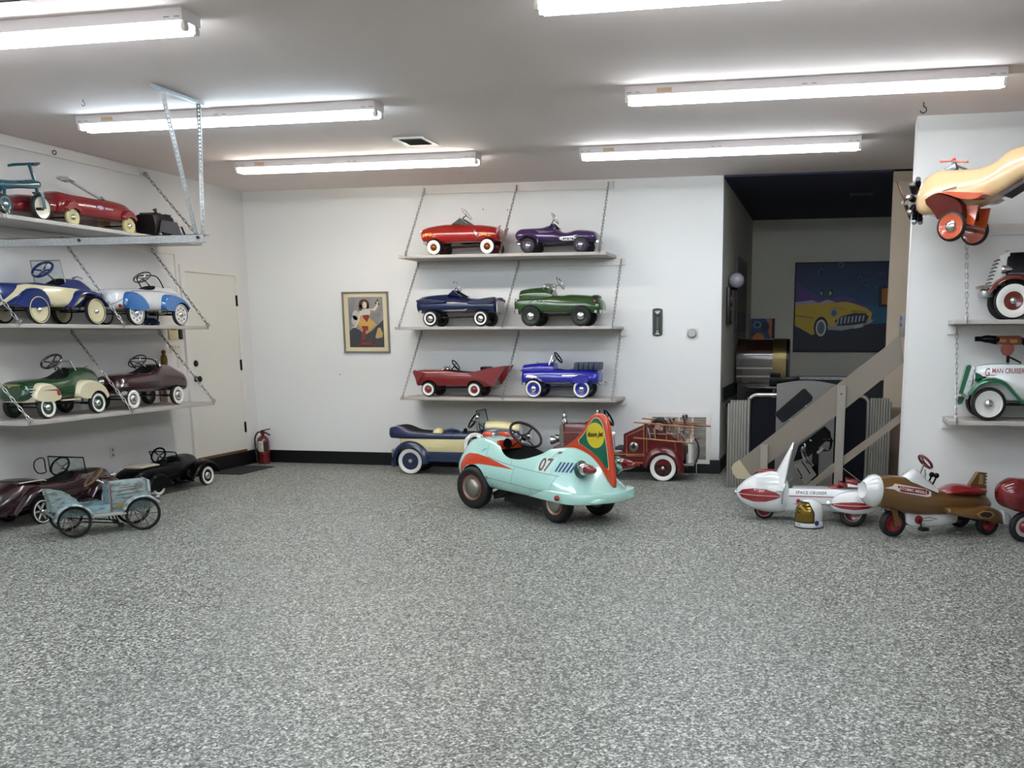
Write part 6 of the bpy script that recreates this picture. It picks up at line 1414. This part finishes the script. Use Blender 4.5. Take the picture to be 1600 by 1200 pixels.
B().b2((qb(1166, 700)[0], .02, .02), (qb(1357, 700)[0], .08, qb(1200, 622)[1])).build('dark_panel', mat('blue_black_vinyl', '0c0e18', .6, spec=.15), T)
zt = qb(1190, 617)[1]; xl, xr = qb(1169, 700)[0], qb(1354, 700)[0]
b = B(); b.tube([(xl, -.0, .04), (xl, 0, zt-.12), (xl+.012, 0, zt-.04), (xl+.06, 0, zt-.005), (xl+.14, 0, zt), ((xl+xr)/2, 0, zt), (xr-.14, 0, zt), (xr-.06, 0, zt-.005), (xr-.012, 0, zt-.04), (xr, 0, zt-.12), (xr, 0, .12), (xr-.03, 0, .05)], .02, 10, smooth=4); b.build('chrome_tube', mat('satin_chrome', 'b0aea6', .3, .9), T)

# ================================================================ room beyond the opening
T = thing('painting', 'large cartoon painting of a yellow convertible on a night-blue ground', 'painting', (.152, 15.03, 1.895), 0)
PW, PH = .68, .635
b = B(); b.b2((-PW, -.04, -PH), (PW, 0, PH)); b.build('canvas', mat('canvas_black', '0c0d14', .6), T, smooth=False)
A = lambda n, c, ps, k, em=0: art(T, n, ps, mat('art_'+c, c, .55), -.041-.0006*k, PW, PH)
skym = mat('art_sky', '12306a', .55); nt = skym.node_tree; tc = nt.nodes.new('ShaderNodeTexCoord'); sp = nt.nodes.new('ShaderNodeSeparateXYZ'); rp_ = nt.nodes.new('ShaderNodeValToRGB'); mr = nt.nodes.new('ShaderNodeMapRange')
mr.inputs[1].default_value = -.1; mr.inputs[2].default_value = .6; nt.links.new(tc.outputs['Object'], sp.inputs[0]); nt.links.new(sp.outputs[2], mr.inputs[0]); nt.links.new(mr.outputs[0], rp_.inputs[0]); rp_.color_ramp.elements[0].color = lin('215a86'); rp_.color_ramp.elements[1].color = lin('0b1b4c'); nt.links.new(rp_.outputs[0], nt.nodes['Principled BSDF'].inputs['Base Color'])
art(T, 'night_sky', [[(-.97, -.96), (.97, -.96), (.97, .97), (-.97, .97)]], skym, -.041, PW, PH)
A('hills', '5a3f8e', [[(-.97, .6), (-.8, .45), (-.6, .3), (-.45, .2), (-.2, .18), (.0, .28), (.2, .2), (.4, .08), (.7, .03), (.97, .05), (.97, -.1), (-.97, -.1)]], 1)
A('water', '246a8c', [[(.2, .02), (.97, .05), (.97, -.4), (.4, -.35)]], 2)
A('road', '1a2338', [[(-.97, -.45), (-.4, -.55), (.2, -.4), (.97, -.35), (.97, -.96), (-.97, -.96)]], 3)
A('seat_interior', 'b9b6c0', [[(-.97, .12), (-.6, .16), (-.5, .1), (-.3, .17), (-.15, .12), (-.25, .05), (-.97, .04)]], 4)
A('car_body', 'd8b83a', [[(-.97, .04), (-.6, .08), (-.25, .1), (.1, .12), (.3, .06), (.5, -.02), (.62, -.12), (.6, -.35), (.3, -.45), (-.1, -.5), (-.35, -.5), (-.6, -.62), (-.97, -.4)]], 5)
A('car_shade', 'b3922c', [[(-.97, -.16), (-.6, -.22), (-.55, -.26), (-.97, -.2)]], 6); A('hood_line', 'b3922c', [[(-.2, .0), (.0, -.02), (.1, -.1), (-.02, -.04)]], 6); A('lip_line', 'b3922c', [[(.2, -.06), (.5, -.1), (.55, -.13), (.2, -.12)]], 6)
A('wheel', '14161f', [ell(-.42, -.45, .15, .24, 24)], 6); A('whitewall', 'd9d6cc', [ell(-.42, -.46, .11, .19, 24)], 7); A('hubcap', '5b6a80', [ell(-.42, -.46, .075, .14, 20)], 8); 
A('headlamp', '9aa7b4', [ell(-.16, -.12, .075, .1, 18)], 7); A('headlamp_lens', '5a6c80', [ell(-.16, -.13, .05, .07, 16)], 8)
A('bumper', 'a9b0b8', [[(-.3, -.42), (.1, -.42), (.3, -.36), (.55, -.28), (.66, -.28), (.6, -.36), (.3, -.46), (.0, -.52), (-.25, -.5)]], 7)
A('grille', '2a3140', [[(-.14, -.3), (.0, -.2), (.25, -.13), (.5, -.14), (.56, -.22), (.5, -.36), (.2, -.4), (-.08, -.42)]], 8)
A('grille_teeth', 'b5bcc2', [[(-.1+.075*i, -.38+.01*i), (-.07+.075*i, -.38+.01*i), (-.05+.075*i, -.22+.006*i), (-.085+.075*i, -.23+.006*i)] for i in range(8)], 9)
A('number_plate', 'c9c9c4', [[(.27, -.48), (.45, -.44), (.45, -.36), (.27, -.4)]], 9)
A('eyes', '1a1a26', [ell(-.42, .32, .035, .07, 14), ell(-.24, .32, .045, .085, 14)], 6); A('eye_shine', 'c7b48a', [ell(-.43, .31, .018, .04, 12), ell(-.25, .31, .024, .05, 12)], 7)
A('sign', '101a30', [[(.74, .45), (.97, .47), (.97, -.02), (.75, 0)]], 4); A('sign_glow', 'c9762c', [[(.8, .4), (.97, .42), (.97, .05), (.81, .06)]], 5)
bub = B()
for x, z, r in ((-.05, .93, .05), (-.45, .78, .055), (.35, .62, .05), (.47, .54, .06), (.57, .62, .03), (.8, .7, .055), (-.92, .45, .05), (.7, .4, .03)): bub.torus((x*PW, -.0455, z*PH), (0, 1, 0), r*PH, .0035, 16, 4)
bub.build('bubbles', mat('art_bubble', '6f93b5', .5), T)
T = thing('small_painting', 'small orange and blue painting leaning on the back wall beside the big one', 'painting', (-.965, 14.98, 1.42), 0)
b = B(); b.b2((-.17, -.04, -.02), (.17, 0, .32)); b.build('canvas', mat('canvas_black'), T, smooth=False)
S_ = lambda n, c, ps, k: art(T, n, ps, mat('art_'+c, c, .55), -.041-.0006*k, 1, 1)
S_('ground', '24456e', [[(-.168, -.018), (.135, -.018), (.135, .318), (-.168, .318)]], 0); S_('orange_swirl', 'c9702c', [[(-.16, .05), (-.08, .12), (.0, .1), (.04, .02), (.1, -.015), (-.02, -.015), (-.1, .0)], [(.04, .315), (.13, .315), (.13, .02), (.08, .12), (.1, .22)]], 1); S_('blue_swirl', '5b86a8', [ell(-.08, .23, .06, .05, 14)], 1); S_('dark_swirl', '18223a', [ell(-.08, .23, .035, .03, 12), ell(.03, .2, .05, .07, 12)], 2)
T = thing('jukebox', 'dark wood dome-topped cabinet with a brass band standing in the dim room', 'cabinet', (-.81, 12.6, 0), 0)
wood = mat('dark_glossy_wood', '2a1712', .2, 0, .6); brass = mat('brass_band', '5c5030', .3, .8)
def dome(w0, w1, z0, zt, y0, y1, m, n_):
    pts = [(y0, z0), (y1, z0)]+[((y0+y1)/2+(y1-y0)/2*cos(a), zt-.25+.25*sin(a)) for a in [pi*k/12 for k in range(13)]]
    B().prism(pts, w0, w1, 'x').build(n_, m, T)
dome(-.3, .14, .93, 1.46, -.25, .25, wood, 'cabinet'); dome(.14, .3, .93, 1.465, -.26, .26, brass, 'brass_end'); dome(.3, .33, .93, 1.46, -.25, .25, BLACK, 'end_cap')
for z in (1.0, 1.1): B().b2((-.3, -.256, z), (.14, -.25, z+.02)).build('trim_band', mat('pewter_frame'), T)
B().b2((-.28, -.24, 0), (.3, .24, .93)).build('plinth', mat('dark_plinth', '16100e', .5), T)
T = thing('round_table', 'dark round table with a chrome edge before the dome-topped cabinet', 'table', (-.62, 11.95, 0), 0)
B().lathe([(0, .90), (.36, .90), (.36, .93), (0, .935)], (0, 0, 0), (0, 0, 1), 36).build('tabletop', mat('dark_tabletop', '17141a', .15), T); B().torus((0, 0, .915), (0, 0, 1), .362, .012, 40, 6).build('chrome_edge', CHROME, T)
b = B(); b.lathe([(.25, 0), (.24, .02), (.04, .04), (.035, .9), (0, .9)], (0, 0, 0), (0, 0, 1), 20); b.build('pedestal', STEEL, T)
T = thing('till_box', 'small black box on the round dark table', 'box', (-.5, 11.85, .936), 0)
B().b2((-.17, -.1, 0), (.17, .1, .09), .006).build('case', BLACK, T); B().b2((-.17, .02, .09), (-.05, .1, .14), .006).build('raised_end', BLACK, T)
T = thing('counter', 'long white-edged counter running along the dim room', 'counter', (0, 13.6, 0), 0)
B().b2((-.44, -.25, .93), (2.4, .25, .965), .004).build('counter_edge', mat('pale_counter_edge', 'b5b5b8', .35), T, ang=30)
for i in range(9): B().b2((-.4+.1*i, -.253, .942), (-.36+.1*i, -.25, .952)).build('edge_mark', mat('edge_mark_grey', '8a8a90', .4), T)
B().b2((-.38, -.2, 0), (2.35, .2, .93)).build('counter_front', mat('dark_counter', '0d0d12', .5), T)
T = thing('framed_picture', 'tall dark framed picture on the left wall of the dim room', 'picture', (-1.149, 13.1, 1.97), 0)
B().b2((0, -.72, -.5), (.03, .72, .48)).build('frame', mat('frame_black', '131212', .4), T, smooth=False); B().b2((.03, -.64, -.42), (.032, .64, .42)).build('print', mat('print_mauve', '6a5a58', .6), T)
for i, (c_, z0, z1) in enumerate((('3a4258', -.42, -.18), ('6a6a58', -.18, -.02))): B().b2((.032, -.64, z0), (.0325+.0003*i, .64, z1)).build('print_band', mat('print_'+c_, c_, .6), T)
T = thing('wall_lamp', 'wall lamp with a pale glass globe above a dark ornate plaque in the dim room', 'lamp', (-1.149, 11.55, 2.05), 0)
B().b2((0, -.16, -.42), (.04, .16, -.02), .01).build('plaque', mat('plaque_dark', '15120f', .4), T)
for i in range(9):
    a = i*1.7; B().torus((.045, .09*cos(a), -.1-.033*i), (1, 0, 0), .025, .006, 12, 5).build('scroll', (mat('scroll_red', '5a2428', .4), mat('scroll_silver', '9a96a0', .3, .6), mat('scroll_gold', '6f6a2c', .4))[i % 3], T)
B().sphere((.1, 0, .06), .085).build('globe', mat('frosted_globe', 'a9a6b4', .25, 0, .5), T); b = B(); b.tube([(.02, 0, -.02), (.1, 0, -.04), (.1, 0, .0)], .015); b.build('arm', BLACK, T)
T = thing('stool', 'dark low stool against the left wall of the dim room', 'stool', (-.98, 11.3, 0), 0)
B().b2((-.13, -.16, .72), (.13, .16, .76), .008).build('seat', BLACK, T)
for x in (-.1, .1):
    for y in (-.13, .13): B().b2((x-.015, y-.015, 0), (x+.015, y+.015, .72)).build('leg', BLACK, T, smooth=False)
T = thing('storage_box', 'plain brown box behind the partition corner at the foot of the railing', 'box', (.62, 10.4, 0), 0)
B().b2((-.02, -.15, 0), (.4, .15, .78), .004).build('box', mat('brown_box', '6b5a4c', .6), T)
